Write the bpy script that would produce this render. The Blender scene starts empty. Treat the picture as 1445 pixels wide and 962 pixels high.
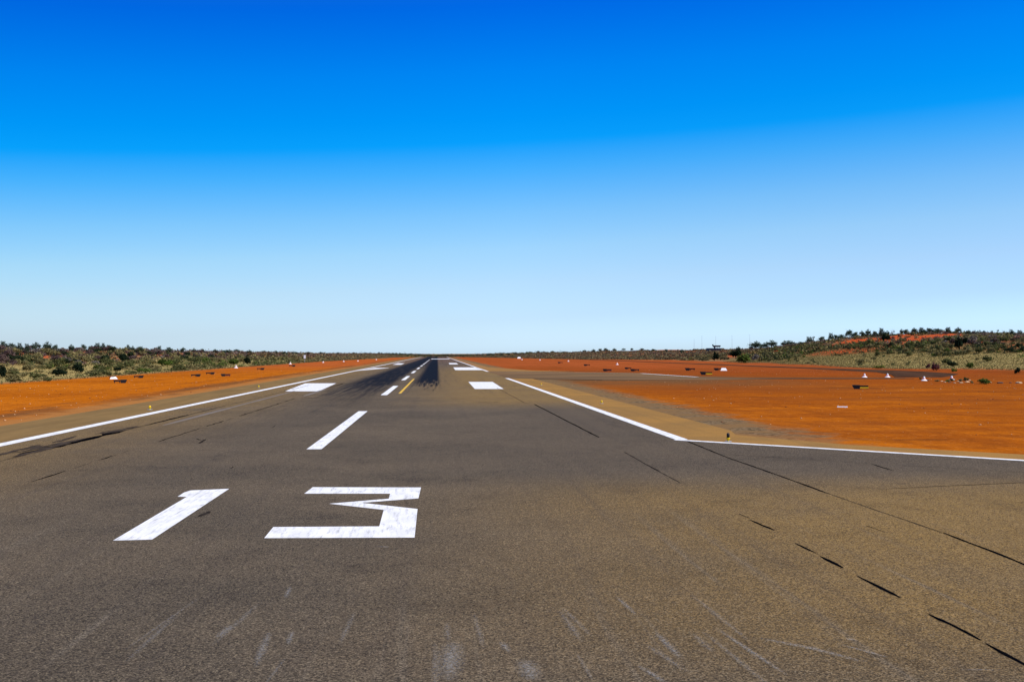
import bpy, bmesh, math, random
import numpy as np
from mathutils import Vector, Matrix
random.seed(7)
rng = np.random.default_rng(11)
R = math.radians
scene = bpy.context.scene
col = scene.collection

# ------------------------------------------------------------------ camera
CAM_H = 3.9
F = 1600.0
YAW, PITCH = math.atan(105.5/F), math.atan(18.0/F)
cam_d = bpy.data.cameras.new('camera'); cam = bpy.data.objects.new('camera', cam_d); col.objects.link(cam)
cam.location = (0, 0, CAM_H)
cam.rotation_euler = (R(90)+PITCH, 0, -YAW)
cam_d.sensor_width = 36.0; cam_d.lens = F/1445*36.0
cam_d.clip_start = 0.1; cam_d.clip_end = 20000
scene.camera = cam
scene.render.resolution_x, scene.render.resolution_y = 1024, 681

# ------------------------------------------------------------------ light
SUN_AZ, SUN_EL = R(118), R(50)          # azimuth from +Y, positive = right of the runway heading
world = bpy.data.worlds.new('World'); scene.world = world; world.use_nodes = True
wn, wl = world.node_tree.nodes, world.node_tree.links
wn.clear()
wo = wn.new('ShaderNodeOutputWorld'); bg = wn.new('ShaderNodeBackground'); bg.inputs['Strength'].default_value = 0.10
sky = wn.new('ShaderNodeTexSky'); sky.sky_type = 'NISHITA'; sky.sun_disc = False
sky.sun_elevation = SUN_EL; sky.sun_rotation = SUN_AZ
sky.altitude = 500; sky.air_density = 1.0; sky.dust_density = 0.6; sky.ozone_density = 2.0
# the deep polarised blue of the photograph: the sky is graded by height above a slightly tilted horizon
tc = wn.new('ShaderNodeTexCoord')
dt = wn.new('ShaderNodeVectorMath'); dt.operation = 'DOT_PRODUCT'
tilt = R(3.0)
dt.inputs[1].default_value = (-math.sin(tilt)*math.cos(YAW), math.sin(tilt)*math.sin(YAW), math.cos(tilt))
wl.new(tc.outputs['Generated'], dt.inputs[0])
mr = wn.new('ShaderNodeMapRange'); mr.inputs['From Min'].default_value = -0.05; mr.inputs['From Max'].default_value = 0.65
wl.new(dt.outputs['Value'], mr.inputs['Value'])
ramp = wn.new('ShaderNodeValToRGB')
GRADE = [(-0.05, (0.2821, 0.3796, 0.584)), (0.0069, (0.2821, 0.3796, 0.584)), (0.0306, (0.2536, 0.3234, 0.4771)), (0.0618, (0.2588, 0.317, 0.4182)), (0.0927, (0.2332, 0.3217, 0.4074)), (0.1234, (0.1655, 0.3064, 0.4187)), (0.1598, (0.0592, 0.2741, 0.4465)), (0.1837, (0.0026, 0.2425, 0.4639)), (0.2043, (0.0, 0.2268, 0.4676)), (0.242, (0.0, 0.2007, 0.4794)), (0.2646, (0.0, 0.1754, 0.4753)), (0.2956, (0.0, 0.1413, 0.4699)), (0.42, (0.05, 0.13, 0.42)), (0.65, (0.2, 0.25, 0.34))]
def set_ramp(rp, stops, lo, hi):
    e = rp.color_ramp.elements
    while len(e) > 1: e.remove(e[-1])
    for i, (p, c) in enumerate(stops):
        q = (p-lo)/(hi-lo)
        el = e[0] if i == 0 else e.new(q)
        el.position = q; el.color = (*c, 1)
set_ramp(ramp, GRADE, -0.05, 0.65)
wl.new(mr.outputs[0], ramp.inputs['Fac'])
mul = wn.new('ShaderNodeVectorMath'); mul.operation = 'MULTIPLY'
wl.new(sky.outputs['Color'], mul.inputs[0]); wl.new(ramp.outputs['Color'], mul.inputs[1])
sc4 = wn.new('ShaderNodeVectorMath'); sc4.operation = 'SCALE'
side_d = wn.new('ShaderNodeVectorMath'); side_d.operation = 'DOT_PRODUCT'; side_d.inputs[1].default_value = (math.cos(YAW), -math.sin(YAW), 0)
wl.new(tc.outputs['Generated'], side_d.inputs[0])
side_m = wn.new('ShaderNodeMapRange'); side_m.inputs['From Min'].default_value = -.45; side_m.inputs['From Max'].default_value = 0.0
side_m.inputs['To Min'].default_value = 3.35; side_m.inputs['To Max'].default_value = 4.0
wl.new(side_d.outputs['Value'], side_m.inputs['Value']); wl.new(side_m.outputs[0], sc4.inputs['Scale'])
wl.new(mul.outputs[0], sc4.inputs[0])
wl.new(sc4.outputs[0], bg.inputs['Color']); wl.new(bg.outputs[0], wo.inputs['Surface'])

sun_d = bpy.data.lights.new('sun', 'SUN'); sun = bpy.data.objects.new('sun', sun_d); col.objects.link(sun)
sun_d.energy = 4.9; sun_d.angle = R(0.53); sun_d.color = (1.0, 0.955, 0.88)
sdir = Vector((math.sin(SUN_AZ)*math.cos(SUN_EL), math.cos(SUN_AZ)*math.cos(SUN_EL), math.sin(SUN_EL)))
sun.rotation_euler = (-sdir).to_track_quat('-Z', 'Y').to_euler()
scene.view_settings.view_transform = 'Standard'; scene.view_settings.look = 'None'
scene.view_settings.gamma = 1; scene.view_settings.use_curve_mapping = False
scene.view_settings.exposure = 0.0

# ------------------------------------------------------------------ helpers
def tag(o, label=None, cat=None, group=None, kind=None):
    if label: o['label'] = label
    if cat: o['category'] = cat
    if group: o['group'] = group
    if kind: o['kind'] = kind
    return o

def ray(px, py):
    """direction in the world of a point of the photograph (1445 x 962)"""
    d = Vector(((px-722.5)/F, (481-py)/F, -1.0))
    return cam.rotation_euler.to_matrix() @ d

def gp(px, py, z=0.0):
    d = ray(px, py); t = (z-CAM_H)/d.z
    return (d.x*t, d.y*t)

CM = np.array(cam.rotation_euler.to_matrix())
def project(P):
    q = (np.asarray(P, float)-np.array([0, 0, CAM_H])) @ CM
    w = -q[..., 2]
    return 722.5+F*q[..., 0]/w, 481-F*q[..., 1]/w, w

def np_mesh(name, V, Fc, mat, tint=None, smooth=False):
    V = np.asarray(V, np.float32); Fc = np.asarray(Fc, np.int32)
    me = bpy.data.meshes.new(name)
    n, k = Fc.shape
    me.vertices.add(len(V)); me.vertices.foreach_set('co', V.ravel())
    me.loops.add(n*k); me.loops.foreach_set('vertex_index', Fc.ravel())
    me.polygons.add(n); me.polygons.foreach_set('loop_start', np.arange(0, n*k, k, dtype=np.int32))
    try: me.polygons.foreach_set('loop_total', np.full(n, k, np.int32))
    except Exception: pass
    me.update(calc_edges=True)
    if tint is not None:
        a = me.attributes.new('tint', 'FLOAT_COLOR', 'POINT')
        c = np.ones((len(V), 4), np.float32); c[:, :3] = tint
        a.data.foreach_set('color', c.ravel())
    if mat: me.materials.append(mat)
    if smooth: me.polygons.foreach_set('use_smooth', np.ones(n, bool))
    return me

def link(name, me, parent=None, loc=None):
    o = bpy.data.objects.new(name, me); col.objects.link(o)
    if parent: o.parent = parent
    if loc: o.location = loc
    return o

def empty(name, loc, rz=0):
    o = bpy.data.objects.new(name, None); col.objects.link(o); o.location = loc; o.rotation_euler.z = rz
    o.empty_display_size = 0.2
    return o

def slab(name, pts, ztop, zbot, mat, parent=None):
    """flat polygon with a skirt down to the soil"""
    bm = bmesh.new()
    top = [bm.verts.new((x, y, ztop)) for x, y in pts]
    f = bm.faces.new(top); f.normal_update()
    if f.normal.z < 0: f.normal_flip(); top = top[::-1]
    if zbot is not None:
        bot = [bm.verts.new((v.co.x, v.co.y, zbot)) for v in top]
        for i in range(len(top)):
            j = (i+1) % len(top)
            bm.faces.new((top[i], bot[i], bot[j], top[j]))
        bmesh.ops.triangulate(bm, faces=[f])
    me = bpy.data.meshes.new(name); bm.to_mesh(me); bm.free(); me.materials.append(mat)
    return link(name, me, parent)

def ribbon_bm(bm, pts, w, z, jitter=0.0, wj=0.0, step=None, taper=True):
    """a painted or poured strip following a path on the ground"""
    P = [Vector(p) for p in pts]
    if step:
        Q = []
        for a, b in zip(P[:-1], P[1:]):
            n = max(1, int((b-a).length/step))
            Q += [a.lerp(b, i/n) for i in range(n)]
        P = Q+[P[-1]]
    prev = None; n = len(P)
    for i, p in enumerate(P):
        d = (P[min(i+1, n-1)]-P[max(i-1, 0)]).normalized(); nrm = Vector((-d.y, d.x))
        ww = w*(1+random.uniform(-wj, wj))*0.5
        if taper and (i == 0 or i == n-1): ww *= 0.35
        c = p+nrm*random.uniform(-jitter, jitter)
        cur = (bm.verts.new((*(c+nrm*ww), z)), bm.verts.new((*(c-nrm*ww), z)))
        if prev:
            bm.faces.new((prev[0], prev[1], cur[1], cur[0]))
        prev = cur
def ribbon(name, pts, w, z, mat, parent, **k):
    bm = bmesh.new(); ribbon_bm(bm, pts, w, z, **k)
    bmesh.ops.recalc_face_normals(bm, faces=bm.faces[:])
    me = bpy.data.meshes.new(name); bm.to_mesh(me); bm.free(); me.materials.append(mat)
    return link(name, me, parent)

# node helper --------------------------------------------------------------
class NT:
    def __init__(s, name, rough=0.9, spec=0.0):
        s.m = bpy.data.materials.new(name); s.m.use_nodes = True
        s.n, s.l = s.m.node_tree.nodes, s.m.node_tree.links
        s.b = s.n['Principled BSDF']; s.b.inputs['Roughness'].default_value = rough
        s.b.inputs['Specular IOR Level'].default_value = spec
        g = s.n.new('ShaderNodeNewGeometry'); s.pos = g.outputs['Position']
        sp = s.n.new('ShaderNodeSeparateXYZ'); s.l.new(s.pos, sp.inputs[0])
        s.X, s.Y, s.Z = sp.outputs
    def put(s, sock, v):
        if isinstance(v, (int, float)): sock.default_value = v
        elif isinstance(v, tuple): sock.default_value = (*v, 1) if len(v) == 3 and sock.type == 'RGBA' else v
        else: s.l.new(v, sock)
    def math(s, op, a, b=0.0, c=0.0, clamp=False):
        n = s.n.new('ShaderNodeMath'); n.operation = op; n.use_clamp = clamp
        s.put(n.inputs[0], a); s.put(n.inputs[1], b); s.put(n.inputs[2], c)
        return n.outputs[0]
    def scale(s, v, coord=None):
        n = s.n.new('ShaderNodeVectorMath'); n.operation = 'MULTIPLY'
        s.l.new(coord or s.pos, n.inputs[0]); n.inputs[1].default_value = v
        return n.outputs[0]
    def noise(s, sc, detail=3, rough=0.55, coord=None, lo=None, hi=None):
        n = s.n.new('ShaderNodeTexNoise'); n.inputs['Detail'].default_value = detail; n.inputs['Roughness'].default_value = rough
        if isinstance(sc, tuple): s.l.new(s.scale(sc, coord), n.inputs['Vector']); n.inputs['Scale'].default_value = 1
        else: s.l.new(coord or s.pos, n.inputs['Vector']); n.inputs['Scale'].default_value = sc
        o = n.outputs['Fac']
        return s.map(o, lo, hi) if lo is not None else o
    def map(s, v, lo, hi, a=0.0, b=1.0, smooth=True):
        n = s.n.new('ShaderNodeMapRange'); n.interpolation_type = 'SMOOTHSTEP' if smooth else 'LINEAR'
        s.put(n.inputs['Value'], v)
        s.put(n.inputs['From Min'], lo); s.put(n.inputs['From Max'], hi)
        n.inputs['To Min'].default_value = a; n.inputs['To Max'].default_value = b
        return n.outputs[0]
    def band(s, v, a0, a1, b0, b1):
        """1 between a1 and b0, fading out to a0 and b1"""
        return s.math('MULTIPLY', s.map(v, a0, a1), s.map(v, b0, b1, 1.0, 0.0))
    def mix(s, f, a, b, mode='MIX'):
        n = s.n.new('ShaderNodeMix'); n.data_type = 'RGBA'; n.blend_type = mode
        s.put(n.inputs[0], f); s.put(n.inputs[6], a); s.put(n.inputs[7], b)
        return n.outputs[2]
    def attr(s, name, out='Fac'):
        n = s.n.new('ShaderNodeAttribute'); n.attribute_name = name
        return n.outputs[out]
    def bump(s, h, dist, strength=1.0):
        n = s.n.new('ShaderNodeBump'); n.inputs['Distance'].default_value = dist; n.inputs['Strength'].default_value = strength
        s.l.new(h, n.inputs['Height']); s.l.new(n.outputs[0], s.b.inputs['Normal'])
    def out(s, c):
        s.put(s.b.inputs['Base Color'], c); return s.m

def M_simple(name, c, rough=0.7, var=0.15, scale=6, spec=0.3):
    t = NT(name, rough, spec)
    n = t.noise(scale, 3, lo=0.3, hi=0.7)
    return t.out(t.mix(n, tuple(x*(1-var) for x in c), tuple(min(1, x*(1+var)) for x in c)))

def sm(x, a, b):
    t = np.clip((x-a)/(b-a), 0, 1); return t*t*(3-2*t)

# ------------------------------------------------------------------ terrain
def vnoise(x, y, s, seed):
    x = np.asarray(x, float)/s; y = np.asarray(y, float)/s
    xi, yi = np.floor(x), np.floor(y); fx, fy = x-xi, y-yi
    fx = fx*fx*(3-2*fx); fy = fy*fy*(3-2*fy)
    h = lambda a, b: (np.sin(a*127.1+b*311.7+seed*74.7)*43758.5453) % 1.0
    return (h(xi, yi)*(1-fx)+h(xi+1, yi)*fx)*(1-fy)+(h(xi, yi+1)*(1-fx)+h(xi+1, yi+1)*fx)*fy

LY = [0, 200, 560, 800, 1040, 1300, 1500, 1800]; LX = [-57, -57, -58, -52, -44, -32, -10, 5]
RY = [0, 200, 231, 312, 462, 693, 760, 820, 1094, 1300, 1500, 1800]; RX = [122, 120, 119, 113, 128, 141, 120, 93, 57, 32, 5, 5]
TY = [0, 350, 460, 700, 850, 1100, 1400, 1700]; TX = [110, 110, 122, 136, 120, 92, 60, 40]
HY = [0, 230, 348, 440, 520, 600, 690, 780, 950, 1150, 1400, 2000, 4000]; HZ = [8.0, 8.6, 9.6, 11.4, 10.2, 8.4, 6.5, 6.3, 6.8, 5.8, 4.3, 3.6, 3]
HLY = [0, 300, 450, 700, 1000, 1400, 2000, 4000]; HLZ = [4.5, 4.4, 3.9, 3.6, 3.2, 2.6, 2.2, 2]
def left_foot(y): return np.interp(y, LY, LX)
def right_foot(y): return np.interp(y, RY, RX)+ (vnoise(y, 0*y, 35, 3)-.5)*4
def height(x, y):
    x = np.asarray(x, float); y = np.asarray(y, float)
    n = vnoise(x, y, 38, 1)*0.65+vnoise(x, y, 14, 2)*0.35
    tl = sm(-x, -left_foot(y)+1, -left_foot(y)+46)
    hl = tl*np.interp(y, HLY, HLZ)*(0.80+0.4*n)
    tr = sm(x, np.interp(y, TY, TX)-2, np.interp(y, TY, TX)+70)
    hr = tr*np.interp(y, HY, HZ)*(0.86+0.26*n)
    far = sm(y, 1400, 2300)*sm(np.abs(x), -1, 0)*1.6
    back = 1-sm(np.abs(x), 260, 700)*0.7
    return (hl+hr)*back+far*(1-np.clip(tl+tr, 0, 1))
def bare_mask(x, y):
    a = np.exp(-(((x-172)/11)**2+((y-436)/34)**2)**2)
    b = np.exp(-(((x-147)/6)**2+((y-405)/36)**2)**2)
    c = sm(vnoise(x, y, 22, 9), .66, .76)*np.maximum(sm(-x, 78, 92), sm(x, 142, 158))*(y < 700)
    return np.clip(a+b+c*.8, 0, 1)

def axis(segs):
    out = [segs[0][0]]
    for a, b, st in segs:
        n = max(1, int(round((b-a)/st))); out += list(a+(b-a)*np.arange(1, n+1)/n)
    return np.array(out)
ax = axis([(-7000, -1500, 500), (-1500, -400, 80), (-400, -130, 10), (-130, -50, 2.5), (-50, 104, 11), (104, 200, 2.5), (200, 400, 10), (400, 1500, 80), (1500, 7000, 500)])
ay = axis([(-300, 100, 20), (100, 600, 4), (600, 1400, 12), (1400, 2600, 60), (2600, 12000, 500)])
GX, GY = np.meshgrid(ax, ay)
GZ = height(GX, GY)-0.03
V = np.stack([GX.ravel(), GY.ravel(), GZ.ravel()], 1)
nx, ny = len(ax), len(ay)
I = (np.arange(ny-1)[:, None]*nx+np.arange(nx-1)[None, :]).ravel()
FQ = np.stack([I, I+1, I+nx+1, I+nx], 1)
veg = np.maximum(sm(-GX, -left_foot(GY)-1.5, -left_foot(GY)+1.5), sm(GX, right_foot(GY)-2, right_foot(GY)+2))
veg = np.maximum(veg, sm(GY, 1290, 1330))
grassf = np.maximum(sm(-GX, -left_foot(GY)-1, -left_foot(GY)+3)*(1-sm(-GX, -left_foot(GY)+18, -left_foot(GY)+34)),
                    sm(GX, right_foot(GY)-1, right_foot(GY)+3)*(1-sm(GX, 138, 158))*(1-sm(GY, 400, 470)*.8))
tint = np.stack([veg.ravel(), grassf.ravel(), bare_mask(GX, GY).ravel()], 1)

# soil material
t = NT('red_soil', 1.0, 0.0)
vc = t.n.new('ShaderNodeAttribute'); vc.attribute_name = 'tint'
vs = t.n.new('ShaderNodeSeparateColor'); t.l.new(vc.outputs['Color'], vs.inputs[0])
vegm, grm, bare = vs.outputs
orange, rust, brown = (0.57, 0.155, 0.008), (0.31, 0.074, 0.009), (0.19, 0.048, 0.010)
pinkish = (0.60, 0.135, 0.030)
c = t.mix(t.noise((0.03, 0.05, 1), 3, lo=0.38, hi=0.66), orange, (0.46, 0.115, 0.005))
# the right-hand side is browner further out
rightf = t.math('MULTIPLY', t.map(t.X, 5, 30), t.map(t.Y, 60, 150))
c = t.mix(t.math('MULTIPLY', rightf, t.noise((0.05, 0.03, 1), 5, 0.65, lo=0.28, hi=0.66), clamp=True), c, rust)
c = t.mix(t.math('MULTIPLY', t.map(t.X, 5, 25), t.noise((0.09, 0.16, 1), 5, 0.65, lo=0.30, hi=0.62)), c, (0.34, 0.082, 0.008))
c = t.mix(t.math('MULTIPLY', t.map(t.Y, 100, 260), t.map(t.X, -30, 30, 0, .85)), c, (0.29, 0.058, 0.012))
c = t.mix(t.math('MULTIPLY', t.map(t.Y, 190, 420), 0.8), c, (0.47, 0.105, 0.030))
# graded streaks and tyre-brushed dark lenses
st = t.math('MULTIPLY', t.noise((0.5, 0.02, 1), 4, lo=0.5, hi=0.72), t.map(t.Y, 30, 200, .25, .55))
c = t.mix(st, c, brown)
lens = t.math('MULTIPLY', t.noise((0.06, 0.10, 1), 5, 0.6, lo=0.56, hi=0.72), t.band(t.X, 12, 22, 50, 90))
c = t.mix(t.math('MULTIPLY', lens, 0.9), c, (0.16, 0.05, 0.014))
# small pale stones and crumbs
vo = t.n.new('ShaderNodeTexVoronoi'); vo.inputs['Scale'].default_value = 2.2; t.l.new(t.pos, vo.inputs['Vector'])
pebb = t.math('MULTIPLY', t.map(vo.outputs['Distance'], 0.07, 0.13, 1, 0), t.noise(0.12, 2, lo=0.42, hi=0.55))
c = t.mix(t.math('MULTIPLY', pebb, .8), c, (0.62, 0.30, 0.12))
fine = t.noise(5.0, 6, 0.7, lo=0.3, hi=0.7)
c = t.mix(t.math('MULTIPLY', t.noise((0.9, 0.35, 1), 6, 0.8, lo=.46, hi=.62), .42), c, brown)
c = t.mix(t.math('MULTIPLY', t.noise((2.2, 0.7, 1), 5, 0.85, lo=.54, hi=.66), .40), c, (0.62, 0.22, 0.04))
c = t.mix(t.math('MULTIPLY', t.noise((0.025, 0.045, 1), 6, 0.65, lo=.44, hi=.60), t.map(t.X, 10, 30, .15, .62)), c, (0.235, 0.062, 0.014))
trk = t.math('MULTIPLY', t.noise((0.05, 0.11, 1), 6, 0.7, lo=.55, hi=.68), t.map(t.X, 14, 24))
c = t.mix(t.math('MULTIPLY', trk, .65), c, (0.13, 0.040, 0.012))
c = t.mix(0.35, c, t.mix(fine, (0.25, 0.25, 0.25), (1.0, 1.0, 1.0)), 'MULTIPLY')
# gravel spilling off the sealed shoulders
gn = t.noise(0.5, 4, lo=0.2, hi=0.8)
edge = t.math('ADD', t.X, t.math('MULTIPLY', gn, -3.0))
grv = t.math('MULTIPLY', t.map(edge, 15.5, 18.0, 1, 0), t.map(t.Y, 44, 58, .45, 1))
grv = t.math('MULTIPLY', grv, t.map(t.X, 0, 2))
gl = t.math('MULTIPLY', t.map(t.math('ADD', t.X, t.math('MULTIPLY', gn, 2.5)), -26.5, -23.5), t.map(t.X, 0, 1, 1, 0))
vg = t.n.new('ShaderNodeTexVoronoi'); vg.inputs['Scale'].default_value = 9; t.l.new(t.pos, vg.inputs['Vector'])
txb = t.math('MULTIPLY', t.band(t.Y, 118, 165, 195, 205), t.band(t.X, 12, 15, 34, 62))
txb = t.math('MULTIPLY', txb, t.noise((0.10, 0.16, 1), 6, .7, lo=.34, hi=.50))
c = t.mix(t.math('MULTIPLY', txb, .9), c, (0.13, 0.070, 0.030))
gravel = t.mix(t.noise(3.0, 5, 0.7, lo=0.35, hi=0.65), (0.055, 0.040, 0.022), (0.26, 0.17, 0.09))
gravel = t.mix(t.noise(0.3, 2, lo=.4, hi=.6), gravel, (0.20, 0.115, 0.05))
c = t.mix(grv, c, gravel)
c = t.mix(t.math('MULTIPLY', gl, .75), c, (0.33, 0.155, 0.05))
lb = t.math('MULTIPLY', t.band(t.math('ADD', t.X, t.math('MULTIPLY', gn, 3.0)), -28.5, -26, -24.8, -23.2), t.noise((.3, .03, 1), 3, lo=.35, hi=.6))
c = t.mix(t.math('MULTIPLY', lb, t.map(t.Y, 50, 75, 0, .75)), c, (0.115, 0.058, 0.026))
# dune ground between the plants
dsoil = t.mix(t.noise(0.25, 4, lo=0.4, hi=0.6), (0.40, 0.085, 0.032), (0.26, 0.13, 0.07))
dcov = t.mix(t.noise(0.9, 5, 0.65, lo=0.35, hi=0.65), (0.085, 0.070, 0.026), (0.235, 0.175, 0.078))
dune = t.mix(t.math('MAXIMUM', t.noise(0.11, 4, lo=0.40, hi=0.60), t.map(t.Z, 2.2, 4.5, 0, .55)), dcov, dsoil)
grs = t.mix(t.noise(1.4, 5, 0.7, lo=0.3, hi=0.7), (0.24, 0.185, 0.06), (0.38, 0.29, 0.11))
dune = t.mix(t.math('MULTIPLY', grm, .9), dune, grs)
dune = t.mix(bare, dune, (0.52, 0.085, 0.022))
c = t.mix(vegm, c, dune)
t.bump(fine, 0.02, 0.6)
soil_m = t.out(c)
ground = link('ground', np_mesh('ground', V, FQ, soil_m, tint, smooth=True)); tag(ground, kind='structure')

# ------------------------------------------------------------------ sealed surfaces
LE, RE = -18.75, 10.95        # lines at the edges of the runway
def asphalt(name, tan=0.0):
    t = NT(name, 1.0, 0.03)
    vs_ = t.n.new('ShaderNodeTexVoronoi'); vs_.inputs['Scale'].default_value = 52; t.l.new(t.pos, vs_.inputs['Vector'])
    vsp = t.n.new('ShaderNodeSeparateColor'); t.l.new(vs_.outputs['Color'], vsp.inputs[0])
    st1, st2 = vsp.outputs[0], vsp.outputs[1]
    g1 = t.noise(95, 2, 0.7, lo=0.30, hi=0.72)
    g2 = t.noise(30, 4, 0.85, lo=0.36, hi=0.66)
    g3 = t.noise(9, 4, 0.7, lo=0.3, hi=0.7)
    base = t.mix(t.noise(0.12, 4, lo=0.35, hi=0.65), (0.094, 0.074, 0.053), (0.130, 0.099, 0.067))
    # iron dust washed over parts of it
    dust = t.math('MAXIMUM', t.math('MULTIPLY', t.band(t.Y, 75, 95, 230, 420), t.map(t.X, -6, 6, .1, 1)),
                  t.math('MULTIPLY', t.band(t.Y, 10, 17, 28, 38), t.map(t.X, -3, 9, 0, 1.0)))
    dust = t.math('MAXIMUM', dust, t.math('MULTIPLY', t.map(t.X, LE+11, LE-1, 0, .95), t.map(t.Y, 20, 36)))
    dust = t.math('MULTIPLY', dust, t.noise(0.09, 4, lo=0.1, hi=0.55))
    base = t.mix(t.math('MULTIPLY', dust, .85), base, (0.245, 0.150, 0.050))
    # darker band across the runway, stronger to the right
    dk = t.math('MULTIPLY', t.band(t.Y, 32, 40, 62, 82), t.map(t.X, -3, 8, .2, .75))
    base = t.mix(t.math('MULTIPLY', dk, t.noise(0.15, 3, lo=.1, hi=.6)), base, (0.100, 0.077, 0.055))
    far = t.map(t.Y, 220, 700)
    base = t.mix(t.math('MULTIPLY', far, .7), base, (0.140, 0.078, 0.056))
    # long rolled streaks
    base = t.mix(t.math('MULTIPLY', t.noise((1.3, 0.02, 1), 4, lo=0.5, hi=0.75), 0.30), base, (0.065, 0.052, 0.045))
    base = t.mix(t.math('MULTIPLY', t.noise((2.2, 0.05, 1), 4, lo=0.56, hi=0.78), t.band(t.Y, 0, 8, 18, 30)), base, (0.17, 0.14, 0.105))
    # tyre rubber
    stk = t.noise((2.6, 0.035, 1), 5, 0.7)
    s1 = t.math('MULTIPLY', t.band(t.X, -3.9, -2.3, -0.1, 0.7), t.map(t.math('ADD', t.Y, t.math('MULTIPLY', t.noise((3.5, .06, 1), 4, .7), -170)), 40, 75))
    s2 = t.math('MULTIPLY', t.band(t.X, -12.8, -10.2, -6.4, -5.0), t.map(t.math('ADD', t.Y, t.math('MULTIPLY', stk, -260)), -40, 20))
    s3 = t.math('MULTIPLY', t.band(t.X, -9.5, -7, -2.5, -1), t.map(t.Y, 190, 420, 0, .85))
    s4 = t.math('MULTIPLY', t.band(t.X, 0, .5, 2.2, 4.5), t.math('MULTIPLY', t.map(t.Y, 110, 210), t.noise((1.7, 0.10, 1), 5, .7, lo=.52, hi=.68)))
    s5 = t.math('MULTIPLY', t.band(t.X, -11, -8.5, -7, -4.8), t.map(t.Y, 45, 120, .0, .42))
    s5 = t.math('MULTIPLY', s5, t.map(stk, .35, .6, .3, 1))
    s2 = t.math('MULTIPLY', s2, t.map(stk, .34, .50, .6, 1))
    c = base
    grain = t.mix(g2, (0.55, 0.55, 0.56), (1.45, 1.43, 1.38))
    c = t.mix(1.0, c, grain, 'MULTIPLY')
    stone = t.mix(t.map(st1, 0, 1, smooth=False), (0.28, 0.28, 0.30), (1.72, 1.70, 1.62))
    c = t.mix(.95, c, stone, 'MULTIPLY')
    c = t.mix(t.map(st2, .90, .97, 0, .55), c, (0.36, 0.28, 0.17))
    c = t.mix(t.map(st2, .10, .04, 0, .75), c, (0.014, 0.012, 0.011))
    c = t.mix(t.math('MULTIPLY', t.map(g3, .3, .75), .18), c, (0.06, 0.05, 0.04))
    c = t.mix(t.noise(0.45, 5, .7, lo=.5, hi=.72), c, t.mix(1.0, c, (.80, .80, .82), 'MULTIPLY'))
    for s, k in ((s5, .8), (s4, .75), (s3, .85), (s2, .95), (s1, .99)):
        c = t.mix(t.math('MULTIPLY', s, k), c, (0.006, 0.008, 0.013))
    t.bump(g2, 0.006, 0.7)
    return t.out(c)
asph = asphalt('asphalt')
tsh = NT('shoulder_seal', 1.0, 0.0)
c = tsh.mix(tsh.noise(0.2, 4, lo=.35, hi=.65), (0.33, 0.175, 0.052), (0.27, 0.150, 0.052))
c = tsh.mix(tsh.math('MULTIPLY', tsh.noise((1.5, .03, 1), 4, lo=.5, hi=.75), .4), c, (0.15, 0.10, 0.05))
c = tsh.mix(.4, c, tsh.mix(tsh.noise(20, 4, .75, lo=.3, hi=.7), (.45, .45, .45), (1.3, 1.3, 1.3)), 'MULTIPLY')
c = tsh.mix(tsh.map(tsh.Y, 180, 500, 0, .6), c, (0.26, 0.135, 0.075))
c = tsh.mix(tsh.map(tsh.X, 0, -1, 0, .8), c, tsh.mix(tsh.noise((1.0, .08, 1), 5, .7, lo=.35, hi=.65), (0.150, 0.100, 0.045), (0.215, 0.138, 0.058)))
shoulder_m = tsh.out(c)

A = gp(962, 622); B = gp(1445, 651)
BE = (B[0]+(B[0]-A[0])*4, B[1]+(B[1]-A[1])*4)
runway = slab('runway', [(LE, -60), (LE, 1330), (RE, 1330), (RE, A[1]), BE, (BE[0]+10, -60)], 0.05, -0.06, asph)
tag(runway, kind='structure')
o1, o2, o3 = gp(1038, 614), gp(1200, 628.5), gp(1445, 642)
O4 = (o3[0]+(BE[0]-B[0]), o3[1]+(BE[1]-B[1]))
tx = lambda x, y: (x, y)
shl = slab('runway_shoulder', [(LE-4.6, -60), (LE-4.6, 1330), (LE, 1330), (LE, -60)], 0.03, -0.06, shoulder_m)
shr = slab('runway_shoulder', [A, (RE, 179), (14.8, 179), (14.8, o1[1]+3), o1, o2, o3, O4, BE], 0.03, -0.06, shoulder_m)
shf = slab('runway_shoulder', [(RE, 247), (RE, 1330), (14.6, 1330), (14.8, 330), (22, 262), (30, 247)], 0.03, -0.06, shoulder_m)
for s in (shl, shr, shf): tag(s, kind='structure')
# the far taxiway
ttx = NT('taxiway_seal', 1.0, 0.0)
c = ttx.mix(ttx.noise((.03, .12, 1), 4, lo=.35, hi=.65), (0.225, 0.130, 0.062), (0.130, 0.082, 0.045))
c = ttx.mix(ttx.map(ttx.X, 38, 55), c, (0.115, 0.058, 0.028))
c = ttx.mix(ttx.math('MULTIPLY', ttx.noise((.06, .5, 1), 4, lo=.5, hi=.65), .6), c, (0.075, 0.052, 0.038))
taxi_m = ttx.out(c)
T = [gp(*p) for p in ((704, 523.6), (833, 525.2), (905, 526.3), (985, 531.6), (1060, 532.9), (1270, 533.2), (1290, 534.3), (1100, 534.7), (985, 535.6), (850, 536.2), (716, 536.0))]
T[0] = (RE, T[0][1]); T[-1] = (RE, 179)
tag(slab('taxiway', T, 0.034, -0.06, taxi_m), kind='structure')
# dark perimeter road at the foot of the right dune
road_m = M_simple('dark_gravel', (0.070, 0.036, 0.022), 1.0, .45, .25, 0.0)
rd = [(97, 1000), (103.5, 1000), (104.5, 300), (107, 245), (101, 214), (92, 197), (84, 184), (76, 184), (84, 205), (93, 235), (97.5, 300)]
tag(slab('perimeter_road', rd, 0.02, -0.06, road_m), kind='structure')

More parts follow.
